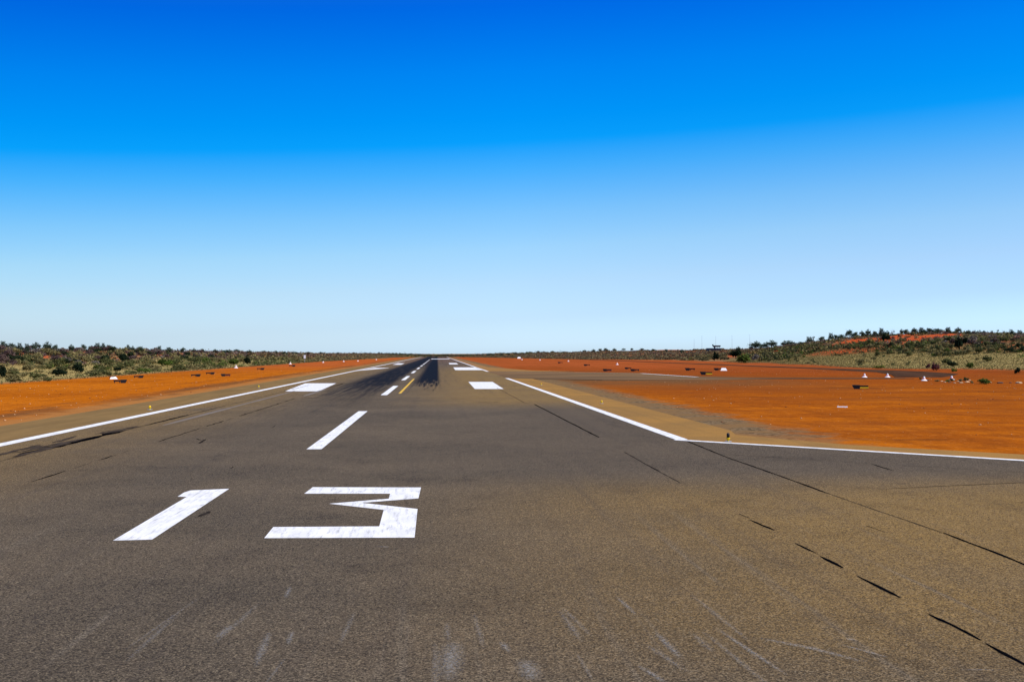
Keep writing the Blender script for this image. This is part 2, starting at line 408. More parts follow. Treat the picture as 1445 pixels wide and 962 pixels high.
# ------------------------------------------------------------------ paint
def paint(name, colr, wear):
    t = NT(name, 0.75, 0.25)
    n = t.noise((9, 0.9, 1), 5, .7, lo=.47, hi=.74)
    k = t.math('MULTIPLY', n, wear)
    c = t.mix(t.noise((3, 1.0, 1), 3, lo=.3, hi=.7), colr, tuple(x*.86 for x in colr))
    sp = t.math('MULTIPLY', t.noise(45, 3, .7, lo=.60, hi=.74), wear)
    c = t.mix(k, c, tuple(x*.42 for x in colr)); c = t.mix(sp, c, (.22, .2, .18))
    return t.out(c)
white = paint('white_paint', (0.86, 0.835, 0.79), 0.85)
dusty = paint('dusty_white_paint', (0.62, 0.44, 0.30), 0.8)
yellow = paint('yellow_paint', (0.72, 0.42, 0.03), 0.3)
ZP = 0.0545
def poly(name, px, mat=white):
    return slab(name, [gp(x, y, ZP) for x, y in px], ZP, None, mat, runway)
S = 2.408
n1 = poly('runway_number', [(159.3, 762.2), (214.5, 760.8), (323.5, 689.2), (268.9, 691.5), (259.6, 694.5), (250.6, 700.3), (263.5, 700.6)])
n3 = poly('runway_number', [(100+x/S, 640+y/S) for x, y in ((793, 135), (822, 113), (1190, 114), (1181, 151), (988, 166), (1178, 187), (1168, 284), (657, 286), (688, 248), (1048, 246), (1063, 190), (878, 169), (1080, 152), (1085, 135))])
tag(n1, 'white painted digit 1'); tag(n3, 'white painted angular digit 3')
CX = -1.272*CAM_H
def rect(name, x0, x1, y0, y1, mat=white, z=ZP):
    return slab(name, [(x0, y0), (x1, y0), (x1, y1), (x0, y1)], z, None, mat, runway)
for k in range(12):
    rect('centreline_dash', CX-.30, CX+.30, 46.2+60*k, 76.6+60*k)
rect('edge_line', LE-.02, LE+.62, -60, 1330)
slab('edge_line', [(RE-.28, A[1]-.3), (RE+.30, A[1]+.25), (RE+.30, 178.5), (RE-.28, 178.5)], ZP, None, white, runway)
rect('edge_line', RE-.28, RE+.30, 246, 1330)
dl = Vector((B[0]-A[0], B[1]-A[1])).normalized(); nl = Vector((-dl.y, dl.x))*.23
slab('taxiway_edge_line', [(A[0]-.25+nl.x, A[1]+nl.y), (A[0]-.25-nl.x, A[1]-nl.y), (BE[0]-nl.x, BE[1]-nl.y), (BE[0]+nl.x, BE[1]+nl.y)], ZP+.004, None, white, runway)
# touchdown blocks
poly('touchdown_block', [(401.8, 551.9), (449.6, 551.9), (474.5, 540.6), (430.9, 540.6)])
poly('touchdown_block', [(661, 538.6), (695, 538.6), (710.8, 548.6), (670, 548.6)])
poly('aiming_block', [(502.5, 523.2), (548.3, 519.1), (566, 519.1) if False else (549.5, 518.9), (529, 518.9)])
poly('aiming_block', [(639.7, 518.2), (671.8, 518.2), (681, 522.0), (642.4, 522.0)])
poly('touchdown_block', [(633, 512.0), (644, 512.0), (646.8, 513.9), (634.5, 513.9)])
poly('touchdown_block', [(554, 514.4), (566, 514.4), (571, 512.4), (561, 512.4)])
rect('far_white_band', -4.4, 9.0, 800, 870)  # white band across the far runway
ribbon('guide_line', [gp(564, 555, ZP), gp(584, 534.5, ZP)], .26, ZP, yellow, runway, taper=False)
t1 = [gp(704, 524.6), gp(833, 526.0), gp(905, 527.0), gp(984, 532.2)]
ribbon('taxiway_line', [(RE+.6, t1[0][1])]+t1[1:3], .45, .0405, dusty, runway, taper=False)
ribbon('taxiway_line', t1[2:], .7, .0445, white, runway, taper=False)
# old blacked-out guide lines
faint = paint('worn_pale_paint', (0.19, 0.145, 0.095), 0.7)
ribbon('worn_line', [(-14.7, 62), (-14.75, 119)], .35, ZP, faint, runway, step=4, wj=.3)
ribbon('worn_line', [(-12.1, 104), (-12.1, 125)], .4, ZP, faint, runway, step=4, wj=.3)

# crack sealant and joints
tar = M_simple('bitumen_sealant', (0.003, 0.003, 0.004), 1.0, .3, 3, .0)
old_tar = M_simple('old_bitumen', (0.030, 0.024, 0.020), 1.0, .4, 3, 0.0)
ZC = 0.0545
def seal(px, w=.05, mat=tar, **k):
    k.setdefault('step', .6); k.setdefault('jitter', .012); k.setdefault('wj', .35)
    ribbon('crack_seal', [gp(x, y, ZC) for x, y in px], w*1.45, ZC, mat, runway, **k)
seal([(968, 621.5), (1027, 645.4), (1100, 670.8), (1171, 696.7)], .055)
seal([(1171, 696.7), (1262, 728), (1330, 751)], .03, old_tar)
seal([(1330, 751), (1409, 780.6), (1433, 791), (1520, 826)], .055)
for s in ([(1043, 724.8), (1058, 730.5)], [(1058, 733), (1092, 747.5)], [(1122, 766), (1151, 779.5)], [(1157, 784), (1190, 801)],
          [(1210, 812), (1245, 830), (1271, 843)], [(1310, 866), (1345, 882), (1384, 902.5)], [(1391, 907.5), (1445, 936), (1500, 966)]):
    seal(s, .050, jitter=.007, step=.35)
seal([(1222, 741), (1249, 750.5)], .035)
seal([(1004, 639.7), (1110, 646), (1228.6, 653.8)], .03, old_tar)
seal([(1228.6, 653.8), (1261, 663.8)], .05)
seal([(1263.8, 655.8), (1360, 661), (1500, 670)], .025, old_tar)
seal([(1243.6, 689.7), (1330, 685.5), (1500, 678)], .035)
seal([(1390, 653), (1425, 655.5)], .04, old_tar)
seal([(754, 570.2), (806, 596.8)], .085); seal([(806, 596.8), (845.5, 617)], .075); seal([(880, 637), (932, 666)], .05, old_tar); seal([(932, 666), (962, 682)], .03, old_tar)
seal([(701, 547), (740, 568)], .05, old_tar)
seal([(730, 568), (748, 568.6)], .12, old_tar); seal([(676, 567), (690, 568), (704, 567)], .2, old_tar, jitter=.15); seal([(716, 548), (790, 551)], .10, old_tar)
for y0, y1, w, m in ((46, 62, .08, tar), (62, 73, .20, tar), (73, 86, .09, tar), (86, 100, .07, old_tar), (100, 120, .09, old_tar), (123, 140, .12, tar), (34, 45, .05, old_tar)):
    ribbon('crack_seal', [(-15.65, y0), (-15.65, y1)], w, ZC, m, runway, step=1.0, jitter=.03, wj=.4)
for y0, y1, w in ((24, 33, .05), (35, 38.2, .09), (38.8, 41, .05), (41.8, 44.2, .09), (45, 46, .08), (50.5, 59.5, .09), (61, 66, .09), (66.6, 69, .06), (71, 76, .12), (77, 90, .12), (92, 99, .1), (130, 150, .2)):
    ribbon('crack_seal', [(-12.2, y0), (-12.2, y1)], w, ZC, tar if w > .08 else old_tar, runway, step=.8, jitter=.04, wj=.4)
# skid smears beside the left joint
smear = M_simple('tyre_smear', (0.056, 0.042, 0.032), 1.0, .3, 2, 0.0)
for k in range(16):
    y0 = random.uniform(43, 60); x0 = -15.75-random.uniform(0, 1.5)*(1-(y0-43)/34)
    ribbon('tyre_smear', [(x0, y0), (x0+random.uniform(-.15, .25), y0+random.uniform(2, 5))], random.uniform(.08, .3), ZC+.004+.0003*k, smear, runway, step=.7, jitter=.05, wj=.5)
ribbon('tyre_smear', [(-15.9, 44.5), (-15.75, 50), (-15.7, 58)], .42, ZC+.0022, tar, runway, step=.8, jitter=.08, wj=.6)
for s, w in (([(276.5, 618.5), (283, 621)], .1), ([(281, 625.5), (290.5, 619.5)], .12), ([(281, 729), (296, 721)], .17), ([(383, 604), (389, 600)], .05), ([(395, 573), (410, 572.5)], .35), ([(425, 562.5), (450, 560.5)], .25), ([(325, 661.3), (330, 658)], .05)):
    ribbon('tyre_mark', [gp(x, y, ZC) for x, y in s], w, ZC+.004, old_tar, runway, step=.3, jitter=.02, wj=.3)

# pale scuffs scraped on the asphalt
t = NT('pale_scuff', .85, .2)
tr = t.n.new('ShaderNodeBsdfTransparent'); mx = t.n.new('ShaderNodeMixShader')
al = t.math('MULTIPLY', t.attr('tint', 'Fac'), t.noise((26, 14, 1), 5, .85, lo=.38, hi=.66))
t.l.new(t.math('MULTIPLY', al, .78), mx.inputs[0]); t.l.new(tr.outputs[0], mx.inputs[1]); t.l.new(t.b.outputs[0], mx.inputs[2])
t.l.new(mx.outputs[0], t.n['Material Output'].inputs['Surface']); scuff_m = t.out((0.34, 0.31, 0.265))
def scuff(pts, w, z, k_=1.0):
    P = [Vector(p) for p in pts]; Q = []
    for p, q in zip(P[:-1], P[1:]):
        m_ = max(4, int((q-p).length/.12)); Q += [p.lerp(q, k/m_) for k in range(m_)]
    Q.append(P[-1]); n_ = len(Q); Vv, Ff, tt = [], [], []
    for k, p in enumerate(Q):
        d = (Q[min(k+1, n_-1)]-Q[max(k-1, 0)]).normalized(); nn = Vector((-d.y, d.x))
        e = math.sin(math.pi*(k+.02)/(n_-1+.04))**.6
        for j, u in enumerate((-1, -.4, 0, .4, 1)):
            Vv.append((*(p+nn*u*w*(.6+.4*e)), z)); tt.append([k_*e*(0, .5, 1, .5, 0)[j]]*3)
        if k:
            for j in range(4): i0 = (k-1)*5+j; Ff.append((i0, i0+5, i0+6, i0+1))
    link('pale_scuff', np_mesh('pale_scuff', Vv, Ff, scuff_m, np.array(tt)), runway)
for i, (s, w) in enumerate((([(327, 881), (305, 901)], .05), ([(381, 890), (360, 942)], .05), ([(413, 890), (406, 910)], .04), ([(410, 827), (403, 844)], .04),
             ([(870, 842), (897, 867)], .04), ([(926, 893), (962, 930)], .05), ([(900, 938), (945, 968)], .045), ([(708, 905), (718, 921)], .05),
             ([(1008, 885), (1112, 954)], .04), ([(1069, 900), (1150, 916), (1221, 935)], .06), ([(1192, 901), (1211, 905)], .03), ([(531, 771.3), (552, 772.2)], .05), ([(1352, 945), (1415, 946)], .02),
             ([(1180, 908), (1260, 930)], .03), ([(740, 930), (752, 962)], .12), ([(640, 905), (632, 962)], .14))):
    scuff([gp(x, y, ZC) for x, y in s], w*1.5, ZC+.006+i*.0005)
for i in range(15):       # faint tyre and blast scrapes fanning over the near asphalt
    x0 = random.uniform(-4.6, 5.2); y0 = random.uniform(12.5, 15.5); L_ = random.uniform(1.0, 3.5)
    scuff([(x0, y0), (x0-(x0*.06)*random.uniform(.2, 1.6), y0+L_)], random.uniform(.03, .09), ZC+.015+i*.0004, .55)

# ------------------------------------------------------------------ small airfield things
def bm_obj(name, bm, mat, parent=None, smooth=False):
    me = bpy.data.meshes.new(name); bm.to_mesh(me); bm.free()
    if mat: me.materials.append(mat)
    if smooth:
        for p in me.polygons: p.use_smooth = True
    return link(name, me, parent)
def lathe(bm, prof, n=16, cx=0, cy=0):
    rings = []
    for r, z in prof:
        rings.append([bm.verts.new((cx+r*math.cos(2*math.pi*i/n), cy+r*math.sin(2*math.pi*i/n), z)) for i in range(n)])
    for a, b in zip(rings[:-1], rings[1:]):
        for i in range(n): bm.faces.new((a[i], a[(i+1) % n], b[(i+1) % n], b[i]))
    bm.faces.new(rings[0][::-1]); bm.faces.new(rings[-1])
def box(bm, x0, x1, y0, y1, z0, z1, tx=0.0, ty=0.0):
    """box whose top is wider (tx, ty > 0) or narrower than its foot"""
    v = [bm.verts.new(p) for p in ((x0, y0, z0), (x1, y0, z0), (x1, y1, z0), (x0, y1, z0),
         (x0-tx, y0-ty, z1), (x1+tx, y0-ty, z1), (x1+tx, y1+ty, z1), (x0-tx, y1+ty, z1))]
    for f in ((3, 2, 1, 0), (4, 5, 6, 7), (0, 1, 5, 4), (1, 2, 6, 5), (2, 3, 7, 6), (3, 0, 4, 7)): bm.faces.new([v[i] for i in f])

mk_white = M_simple('marker_white', (0.86, 0.84, 0.80), .6, .06)
mk_pink = M_simple('faded_red_band', (0.80, 0.34, 0.30), .7, .1)
mk_black = M_simple('black_plastic', (0.012, 0.012, 0.014), .55, .3)
mk_green = M_simple('dark_green_plastic', (0.010, 0.05, 0.025), .5, .2)
mk_yellow = M_simple('marker_yellow', (0.88, 0.58, 0.01), .5, .1)
mk_metal = M_simple('grey_metal', (0.30, 0.31, 0.32), .45, .1)
mk_red = M_simple('dull_red_panel', (0.16, 0.03, 0.02), .6, .1)

def cone_proto():
    r = empty('cone_marker', (0, 0, 0))
    bm = bmesh.new(); lathe(bm, [(.46, 0), (.46, .03), (.36, .10), (.24, .20)], 20); bm_obj('base', bm, mk_white, r, False)
    bm = bmesh.new(); lathe(bm, [(.238, .20), (.17, .36)], 20); bm_obj('band', bm, mk_pink, r)
    bm = bmesh.new(); lathe(bm, [(.168, .36), (.13, .52), (.09, .60), (.03, .63)], 20); bm_obj('tip', bm, mk_white, r)
    return r
def copy_tree(o, parent=None):
    c = o.copy(); col.objects.link(c)
    if parent: c.parent = parent
    for ch in o.children: copy_tree(ch, c)
    return c
protoc = cone_proto(); usedc = [False]
def take(proto, flag):
    if not flag[0]: flag[0] = True; return proto
    return copy_tree(proto)
cones = [
 (1220, 532.0, 1.0, 'white cone marker left of the pair in front of the right dune', 'cone marker'),
 (1252.5, 532.0, 1.0, 'white cone marker with pink band, right one of the pair before the right dune', 'cone marker'),
 (1304, 536.8, 1.0, 'white cone marker with pink band beside the left end of the stones and tufts', 'cone marker'),
 (1343, 535.8, 1.0, 'white cone marker half hidden behind the stones and tufts', 'cone marker'),
 (871, 514.4, 1.15, 'white cone marker on red soil before the middle hill', 'cone marker'),
 (802, 509.8, 1.15, 'white cone marker left of the dark low marker before the middle hill', 'cone marker'),
 (762, 508.2, 1.1, 'white cone marker on red soil below the green flat', 'cone marker'),
 (736.6, 507.6, 1.1, 'tiny white cone marker beside the long white gable marker', 'cone marker'),
 (333, 519.0, 1.25, 'nearest white cone marker on the orange strip left of the runway', 'cone marker'),
 (409.7, 513.6, 1.25, 'white cone marker with a dark low marker just in front, left strip', 'cone marker'),
 (456, 511.4, 1.1, 'white cone marker at the scrub edge, third along the left strip', 'cone marker'),
 (485, 510.2, 1.1, 'white cone marker at the scrub edge, fourth along the left strip', 'cone marker'),
 (505, 509.6, 1.1, 'white cone marker at the scrub edge, fifth along the left strip', 'cone marker'),
 (531, 507.6, 1.1, 'farthest white cone marker on the left strip', 'cone marker')]
for px, py, s, lab, cat in cones:
    o = take(protoc, usedc); x, y = gp(px, py); o.location = (x, y, float(height(x, y))-.03); o.scale = (s,)*3
    tag(o, lab, cat, 'white cone markers along the runway strip')

# low dark marker boards
def board_proto(front=None, width=1.75):
    r = empty('low_marker_board', (0, 0, 0))
    w = width/2
    bm = bmesh.new(); box(bm, -w*.72, -.02, -.12, .12, .0, .40, .0, .03)
    for v in bm.verts:
        if v.co.z > .3 and v.co.x < -.5: v.co.x -= .24
    bm_obj('panel', bm, mk_black, r)
    bm = bmesh.new(); box(bm, .0, w, -.08, .10, .20, .39, .02, .02); bm_obj('panel', bm, mk_black, r)
    bm = bmesh.new(); box(bm, -w*.90, -.05, -.13, .14, .402, .44, .05, 0); bm_obj('lid', bm, mk_green, r)
    for k in (.12, .85):
        bm = bmesh.new(); box(bm, w*k-.05, w*k+.05, -.04, .04, -.02, .197); bm_obj('foot', bm, mk_black, r)
    if front:
        bm = bmesh.new(); box(bm, .02, w+.02, -.105, -.084, .07, .23, 0, 0); bm_obj('strip', bm, front, r)
    return r
pb0 = board_proto(); pby = board_proto(mk_yellow); pbr = board_proto(mk_red)
fl = {id(pb0): [False], id(pby): [False], id(pbr): [False]}
boards = [
 (1213.6, 548.4, pby, 1.0, 0, 'black low marker board with green lid and yellow strip, nearest on the right soil'),
 (996, 528.6, pby, 1.3, 0, 'black low marker board with yellow strip beside the far taxiway'),
 (973.4, 522.6, pb0, 1.35, 0, 'black low marker board left of the one with a yellow strip, near the far taxiway'),
 (1013.5, 522.4, pb0, 1.25, 0, 'black low marker board just left of the white gable marker'),
 (895.5, 523.6, pb0, 1.15, 0, 'black low marker board right one of two close together beyond the far taxiway'),
 (886, 520.6, pb0, 1.0, 0, 'black low marker board left one of two close together beyond the far taxiway'),
 (856.5, 523.6, pbr, 1.15, 0, 'dark low marker board with dull red strip beyond the far taxiway'),
 (827.9, 516.0, pb0, 1.2, 0, 'small dark marker board below the middle hill, left of the white cone'),
 (790.4, 512.4, pb0, 1.2, 0, 'tiny farthest dark marker board right of the runway'),
 (170, 540.0, pb0, 1.0, math.pi, 'black low marker board in front of the white gable marker, nearest on the left soil'),
 (196, 533.0, pb0, .9, math.pi, 'black low marker board right of the white gable marker at the scrub edge'),
 (276.6, 531.0, pb0, .95, math.pi, 'black low marker board on orange soil, leftmost of three together'),
 (297, 528.0, pb0, .95, math.pi, 'black low marker board on orange soil, middle and farthest of three together'),
 (318, 530.6, pbr, .95, math.pi, 'dark low marker board with a dull red strip, rightmost of three together'),
 (368, 521.6, pb0, 1.05, math.pi, 'small dark marker board between two white cones on the left strip'),
 (412.6, 517.0, pb0, 1.1, math.pi, 'small dark marker board in front of the second white cone on the left strip')]
for px, py, pr, s, rz, lab in boards:
    o = take(pr, fl[id(pr)]); x, y = gp(px, py); o.location = (x, y, float(height(x, y))-.03)
    o.rotation_euler.z = (rz if pr is pb0 else 0)-math.atan2(x, y)*.9; o.scale = (s, s, s*1.05)
    tag(o, lab, 'marker board', 'low dark marker boards beside the runway')

# long gable markers
def gable(px, py, L, H, D, lab, dark_end=False):
    x, y = gp(px, py); r = empty('gable_marker', (x, y, float(height(x, y))-.03), -math.atan2(x, y))
    bm = bmesh.new()
    v = [bm.verts.new(p) for p in ((-L/2, -D, 0), (L/2, -D, 0), (L/2, D, 0), (-L/2, D, 0), (-L*.33, -.1*D, H), (L*.27, -.1*D, H), (L*.27, .1*D, H), (-L*.33, .1*D, H))]
    for f in ((3, 2, 1, 0), (4, 5, 6, 7), (0, 1, 5, 4), (1, 2, 6, 5), (2, 3, 7, 6), (3, 0, 4, 7)): bm.faces.new([v[i] for i in f])
    bm_obj('cover', bm, mk_white, r)
    bm = bmesh.new(); box(bm, -L*.56, L*.54, -D*1.1, D*1.1, -.02, .0, .0, .0)
    bmesh.ops.translate(bm, verts=bm.verts[:], vec=(0, 0, -.002)); bm_obj('base', bm, mk_metal, r)
    if dark_end:
        bm = bmesh.new(); box(bm, -L*.62, L*.05, -D*.3, D*.3, H*1.02, H*1.22, 0, 0); bm_obj('top_board', bm, mk_black, r)
        for s in (-.5, -.1):
            bm = bmesh.new(); box(bm, L*s-.03, L*s+.03, -.03, .03, 0, H*1.02); bm_obj('post', bm, mk_black, r)
    tag(r, lab, 'gable marker'); return r
gable(1021.5, 522.6, 1.55, .62, .5, 'white gable marker at the end of a black board beyond the far taxiway')
gable(160.5, 534.4, 1.15, .36, .3, 'white gable marker under a black board at the left scrub edge', True)
gable(732.6, 505.6, 3.2, 1.3, 1.0, 'long white gable marker at the edge of the green flat, far right of the runway')
# pale board lying on the soil
x, y = gp(1188.7, 574.2); bm = bmesh.new(); box(bm, -.38, .38, -.09, .09, -.02, .06, -.02, -.02)
o = bm_obj('pale_board', bm, mk_white); o.location = (x, y, 0); o.rotation_euler.z = -math.atan2(x, y)
tag(o, 'short pale board lying flat on the orange soil', 'board')
# white sign in the scrub on the left
x, y = gp(430, 507.8, 2.0); x *= .34; y *= .34
dd = ray(430, 503.5); yy = 500.0; xx = dd.x/dd.y*yy
r = empty('sign_board', (xx, yy, float(height(xx, yy))-.05))
zc = CAM_H+(499-503.2)/F*yy
bm = bmesh.new(); box(bm, -.42, .42, -.03, .03, zc-.75-r.location.z, zc+.75-r.location.z); bm_obj('panel', bm, mk_white, r)
bm = bmesh.new(); box(bm, -.05, .05, .032, .10, 0, zc+.6-r.location.z); bm_obj('post', bm, mk_metal, r)
tag(r, 'upright white sign board standing in the scrub left of the runway', 'sign')

# runway edge lights
def light_proto(black=False):
    r = empty('runway_light', (0, 0, 0))
    bm = bmesh.new(); lathe(bm, [(.16, 0), (.16, .02), (.12, .03)], 16); bm_obj('base_plate', bm, mk_metal, r)
    bm = bmesh.new(); lathe(bm, [(.04, .03), (.045, .12), (.085, .125), (.085, .17), (.05, .175)], 16); bm_obj('stem', bm, mk_yellow, r)
    bm = bmesh.new(); lathe(bm, [(.062, .176), (.07, .30), (.06, .36), (.03, .385)] if black else [(.06, .176), (.06, .21), (.04, .24), (.015, .25)], 16)
    bm_obj('lamp_head', bm, mk_black if black else mk_yellow, r, True)
    return r
o = light_proto(True); x, y = gp(1027.5, 623.0, .03); o.location = (x, y, .03)
tag(o, 'small black and yellow edge light beside the taxiway line on the right', 'runway light')
lp = light_proto(); lf = [False]
for px, py, s, lab in ((848.9, 569.3, 1.0, 'yellow edge light on the right shoulder, nearer of two'), (763.8, 543.6, 1.0, 'yellow edge light on the right shoulder, farther of two'),
                       (211.4, 578.0, 1.15, 'yellow edge light on the left shoulder, nearest'), (365, 547.2, 1.15, 'yellow edge light on the left shoulder, farther one')):
    o = take(lp, lf); x, y = gp(px, py, .03); o.location = (x, y, .03); o.scale = (s,)*3
    tag(o, lab, 'runway light', 'small yellow lights along the runway edges')

# distant shelter with an upswept roof, on the right-hand rise
def on_ridge(px, X):
    d = ray(px, 490); y = X*d.y/d.x; return (X, y, float(height(X, y))-.1)
px0 = on_ridge(1010.5, 190); W = px0[1]/F
zt = lambda py: CAM_H+(499-py)*W*1.02-px0[2]
sh_dark = M_simple('dark_roof', (0.025, 0.035, 0.05), .5, .2, 2); sh_wall = M_simple('shelter_wall', (0.10, 0.13, 0.15), .7, .2, 2); sh_maroon = M_simple('maroon_fascia', (0.07, 0.02, 0.03), .6, .2)
r = empty('roofed_shelter', px0, -math.atan2(px0[0], px0[1]))
bm = bmesh.new(); box(bm, -4.5*W, 5.8*W, -2, 2, zt(489.6), zt(487.4), .9*W, .4); bm_obj('roof', bm, sh_dark, r)
bm = bmesh.new(); box(bm, -3*W, 5*W, -2.05, -2.0, zt(489.0), zt(488.2)); bmesh.ops.translate(bm, verts=bm.verts[:], vec=(0, -.36, 0)); bm_obj('fascia', bm, sh_maroon, r)
bm = bmesh.new(); box(bm, -5.2*W, -4.0*W, -1.5, 1.5, zt(487.4)+.003, zt(486.0), .7*W, .1); bm_obj('vent_box', bm, sh_dark, r)
bm = bmesh.new(); box(bm, -3.2*W, -1.2*W, -1.4, 1.4, 0, zt(489.6)-.003); bm_obj('wall', bm, sh_wall, r)
for k in (1.6, 5.2):
    bm = bmesh.new(); box(bm, k*W-.08, k*W+.08, -.1, .1, 0, zt(489.6)-.003); bm_obj('post', bm, sh_wall, r)
bm = bmesh.new(); box(bm, -14*W, 11*W, -1.9, 1.9, -.5, zt(491.2)); bm_obj('low_wall', bm, sh_dark, r) if zt(491.2) > 0 else bm.free()
tag(r, 'small dark shelter with an upswept flat roof on the right-hand rise', 'shelter')
# light masts behind it
mast_m = M_simple('mast_steel', (0.34, 0.40, 0.46), .5, .1)
for px, top, head, lab in ((979.5, 478, 0, 'thin steel mast, leftmost of the five behind the shelter'), (990.5, 473.5, 0, 'thin steel mast, second from left, behind the shelter'),
                           (1010, 474.5, 0, 'thin steel mast rising right behind the shelter roof'), (1033, 474, 1, 'thin steel lamp mast right of the shelter with a small head'),
                           (1058, 472.5, 1, 'thin steel lamp mast beside the tall tree right of the shelter')):
    p = on_ridge(px, 225); k = p[1]/F; hgt = CAM_H+(499-top)*k-p[2]
    r = empty('light_mast', p)
    bm = bmesh.new(); lathe(bm, [(.11, 0), (.05, hgt)], 8); bm_obj('pole', bm, mast_m, r)
    bm = bmesh.new(); box(bm, -.5 if head else -.12, .12, -.1, .1, hgt+.003, hgt+.15, .05, 0); bm_obj('lamp_head', bm, mast_m, r)
    tag(r, lab, 'mast', 'masts behind the shelter')

# ------------------------------------------------------------------ plants
def leaf_quads(C, r, h, q, size, tints, zlow=0.0, hollow=.55, seed=0):
    """q small leafy faces round every centre C (n,3), inside a dome of radius r and height h"""
    g = np.random.default_rng(seed); n = len(C)
    u = g.normal(size=(n, q, 3)); u /= np.linalg.norm(u, axis=2, keepdims=True)
    rad = (hollow+(1-hollow)*g.random((n, q, 1)))*(0.8+.35*g.random((n, q, 1)))
    lump = 1+.28*np.sin(u[..., :1]*5+g.random((n, 1, 1))*6)*np.cos(u[..., 1:2]*4+g.random((n, 1, 1))*6)
    P = u*rad*lump
    P[..., 0] *= r[:, None]; P[..., 1] *= r[:, None]
    P[..., 2] = zlow*h[:, None]+(P[..., 2]*.5+.5)*h[:, None]*(1-zlow)
    P += C[:, None, :]
    a = g.normal(size=(n, q, 3)); a /= np.linalg.norm(a, axis=2, keepdims=True)
    b = np.cross(a, u+.3*g.normal(size=(n, q, 3))); b /= np.maximum(np.linalg.norm(b, axis=2, keepdims=True), 1e-6)
    s = (size[:, None, None] if isinstance(size, np.ndarray) else size)*(.6+.8*g.random((n, q, 1)))
    a = a*s; b = b*s*.7
    Vv = np.stack([P-a, P+b*.8, P+a, P-b], 2).reshape(-1, 3)
    Ff = np.arange(len(Vv)).reshape(-1, 4)
    tt = tints[:, None, :]*(.75+.5*g.random((n, q, 1)))
    tt = np.repeat(tt[:, :, None, :], 4, 2).reshape(-1, 3)
    return Vv, Ff, tt

def leaf_mat(name):
    t = NT(name, .9, .05)
    c = t.attr('tint', 'Color')
    m = t.out(c)
    tl = t.n.new('ShaderNodeBsdfTranslucent'); t.l.new(c, tl.inputs['Color'])
    mx = t.n.new('ShaderNodeMixShader'); mx.inputs[0].default_value = .22
    t.l.new(t.b.outputs[0], mx.inputs[1]); t.l.new(tl.outputs[0], mx.inputs[2]); t.l.new(mx.outputs[0], t.n['Material Output'].inputs['Surface'])
    return m
leafm = leaf_mat('foliage')
bark = M_simple('bark', (0.10, 0.07, 0.05), .9, .3, 5)

PAL = {'ink': (0.012, 0.020, 0.009), 'dark': (0.028, 0.038, 0.016), 'olive': (0.105, 0.105, 0.035), 'khaki': (0.22, 0.18, 0.07), 'brown': (0.115, 0.072, 0.058),
       'grey': (0.20, 0.165, 0.125), 'green': (0.075, 0.105, 0.018), 'redbrown': (0.12, 0.045, 0.04), 'lime': (0.16, 0.18, 0.03)}
# --- scatter
def scatter():
    out = []
    g = np.random.default_rng(5)
    # left dune
    n = 12500
    y = 120+(1.0-g.random(n)**.6)*1250; y = 120+g.random(n)**1.25*1230
    d = g.random(n)**.9*85
    x = left_foot(y)-1.2-d
    out.append((x, y, np.zeros(n), d))
    n = 27000
    y = 170+g.random(n)**1.15*1180
    d = g.random(n)*92
    x = right_foot(y)+1.5+d
    # leave the grassy foot mostly open
    keep = (d > 18+8*vnoise(x, y, 20, 4)) | (g.random(n) < .05) | ((y > 430) & (d > 5)) | (y > 560)
    out.append((x[keep], y[keep], np.ones(keep.sum()), d[keep]))
    n = 7000
    x = -420+g.random(n)*900; y = 1310+g.random(n)**2*900
    out.append((x, y, np.full(n, 2), np.full(n, 40.)))
    return [np.concatenate(k) for k in zip(*out)]
sx, sy, side, sd = scatter()
g = np.random.default_rng(9)
n = len(sx)
bm_ = bare_mask(sx, sy)
keep = (g.random(n) > bm_*.97) & (np.hypot(sx-190, sy-px0[1]) > 9)
px, py, w = project(np.stack([sx, sy, height(sx, sy)], 1))
keep &= (side != 1) | (sy < 560) | (g.random(n) < .55)
keep &= (px > -60) & (px < 1505) & (w > 0)
CLEAR = [(2, 534, 15), (82, 530.5, 23), (112, 526, 20), (165, 523.5, 16), (68, 538, 14), (232, 517, 26), (247, 516, 16), (329, 515, 20), (348, 514, 12), (175, 511, 18), (45, 492, 16), (1319, 523, 13), (1310, 519, 7), (1436, 527, 9), (1346, 524.5, 9), (1240, 520, 14), (1050, 512, 22), (1037, 505, 18), (1066, 508, 11), (1010, 509, 10), (1353, 493, 13), (1361, 487, 7), (1250, 481, 16), (1150, 478, 22)]
for cx_, cy_, cw_ in CLEAR:
    keep &= ~((np.abs(px-cx_) < cw_/2+1) & (py > cy_-2.5) & (py < cy_+4))
sx, sy, side, sd = sx[keep], sy[keep], side[keep], sd[keep]; n = len(sx)
cl = np.where(side == 1, vnoise(sx, sy, 16, 6)*.25+g.random(n)*.75, vnoise(sx, sy, 16, 6)*.5+g.random(n)*.5)
kinds = np.empty(n, object)
up = np.clip(sd/60, 0, 1)
for i in range(n):
    c_, u_ = cl[i], up[i]
    if side[i] == 2: k = ('dark', 'olive', 'brown', 'dark')[int(c_*3.99)]
    elif side[i] == 0:
        k = ('green', 'olive', 'khaki', 'olive', 'khaki')[int(c_*4.99)] if u_ < .3 else (('olive', 'dark', 'khaki', 'brown', 'grey')[int(c_*4.99)] if u_ < .6 else ('dark', 'brown', 'grey', 'brown', 'dark')[int(c_*4.99)])
    else:
        k = ('olive', 'dark', 'olive', 'khaki', 'green')[int(c_*4.99)] if u_ < .6 else ('dark', 'olive', 'brown', 'khaki', 'grey')[int(c_*4.99)]
    kinds[i] = k
rr = .45+g.random(n)**2*1.15; rr *= np.where(side == 2, 1.5, 1); rr *= np.where((side == 1), .92, 1)
hh = rr*(.85+g.random(n)*.75)
rr *= 1.15
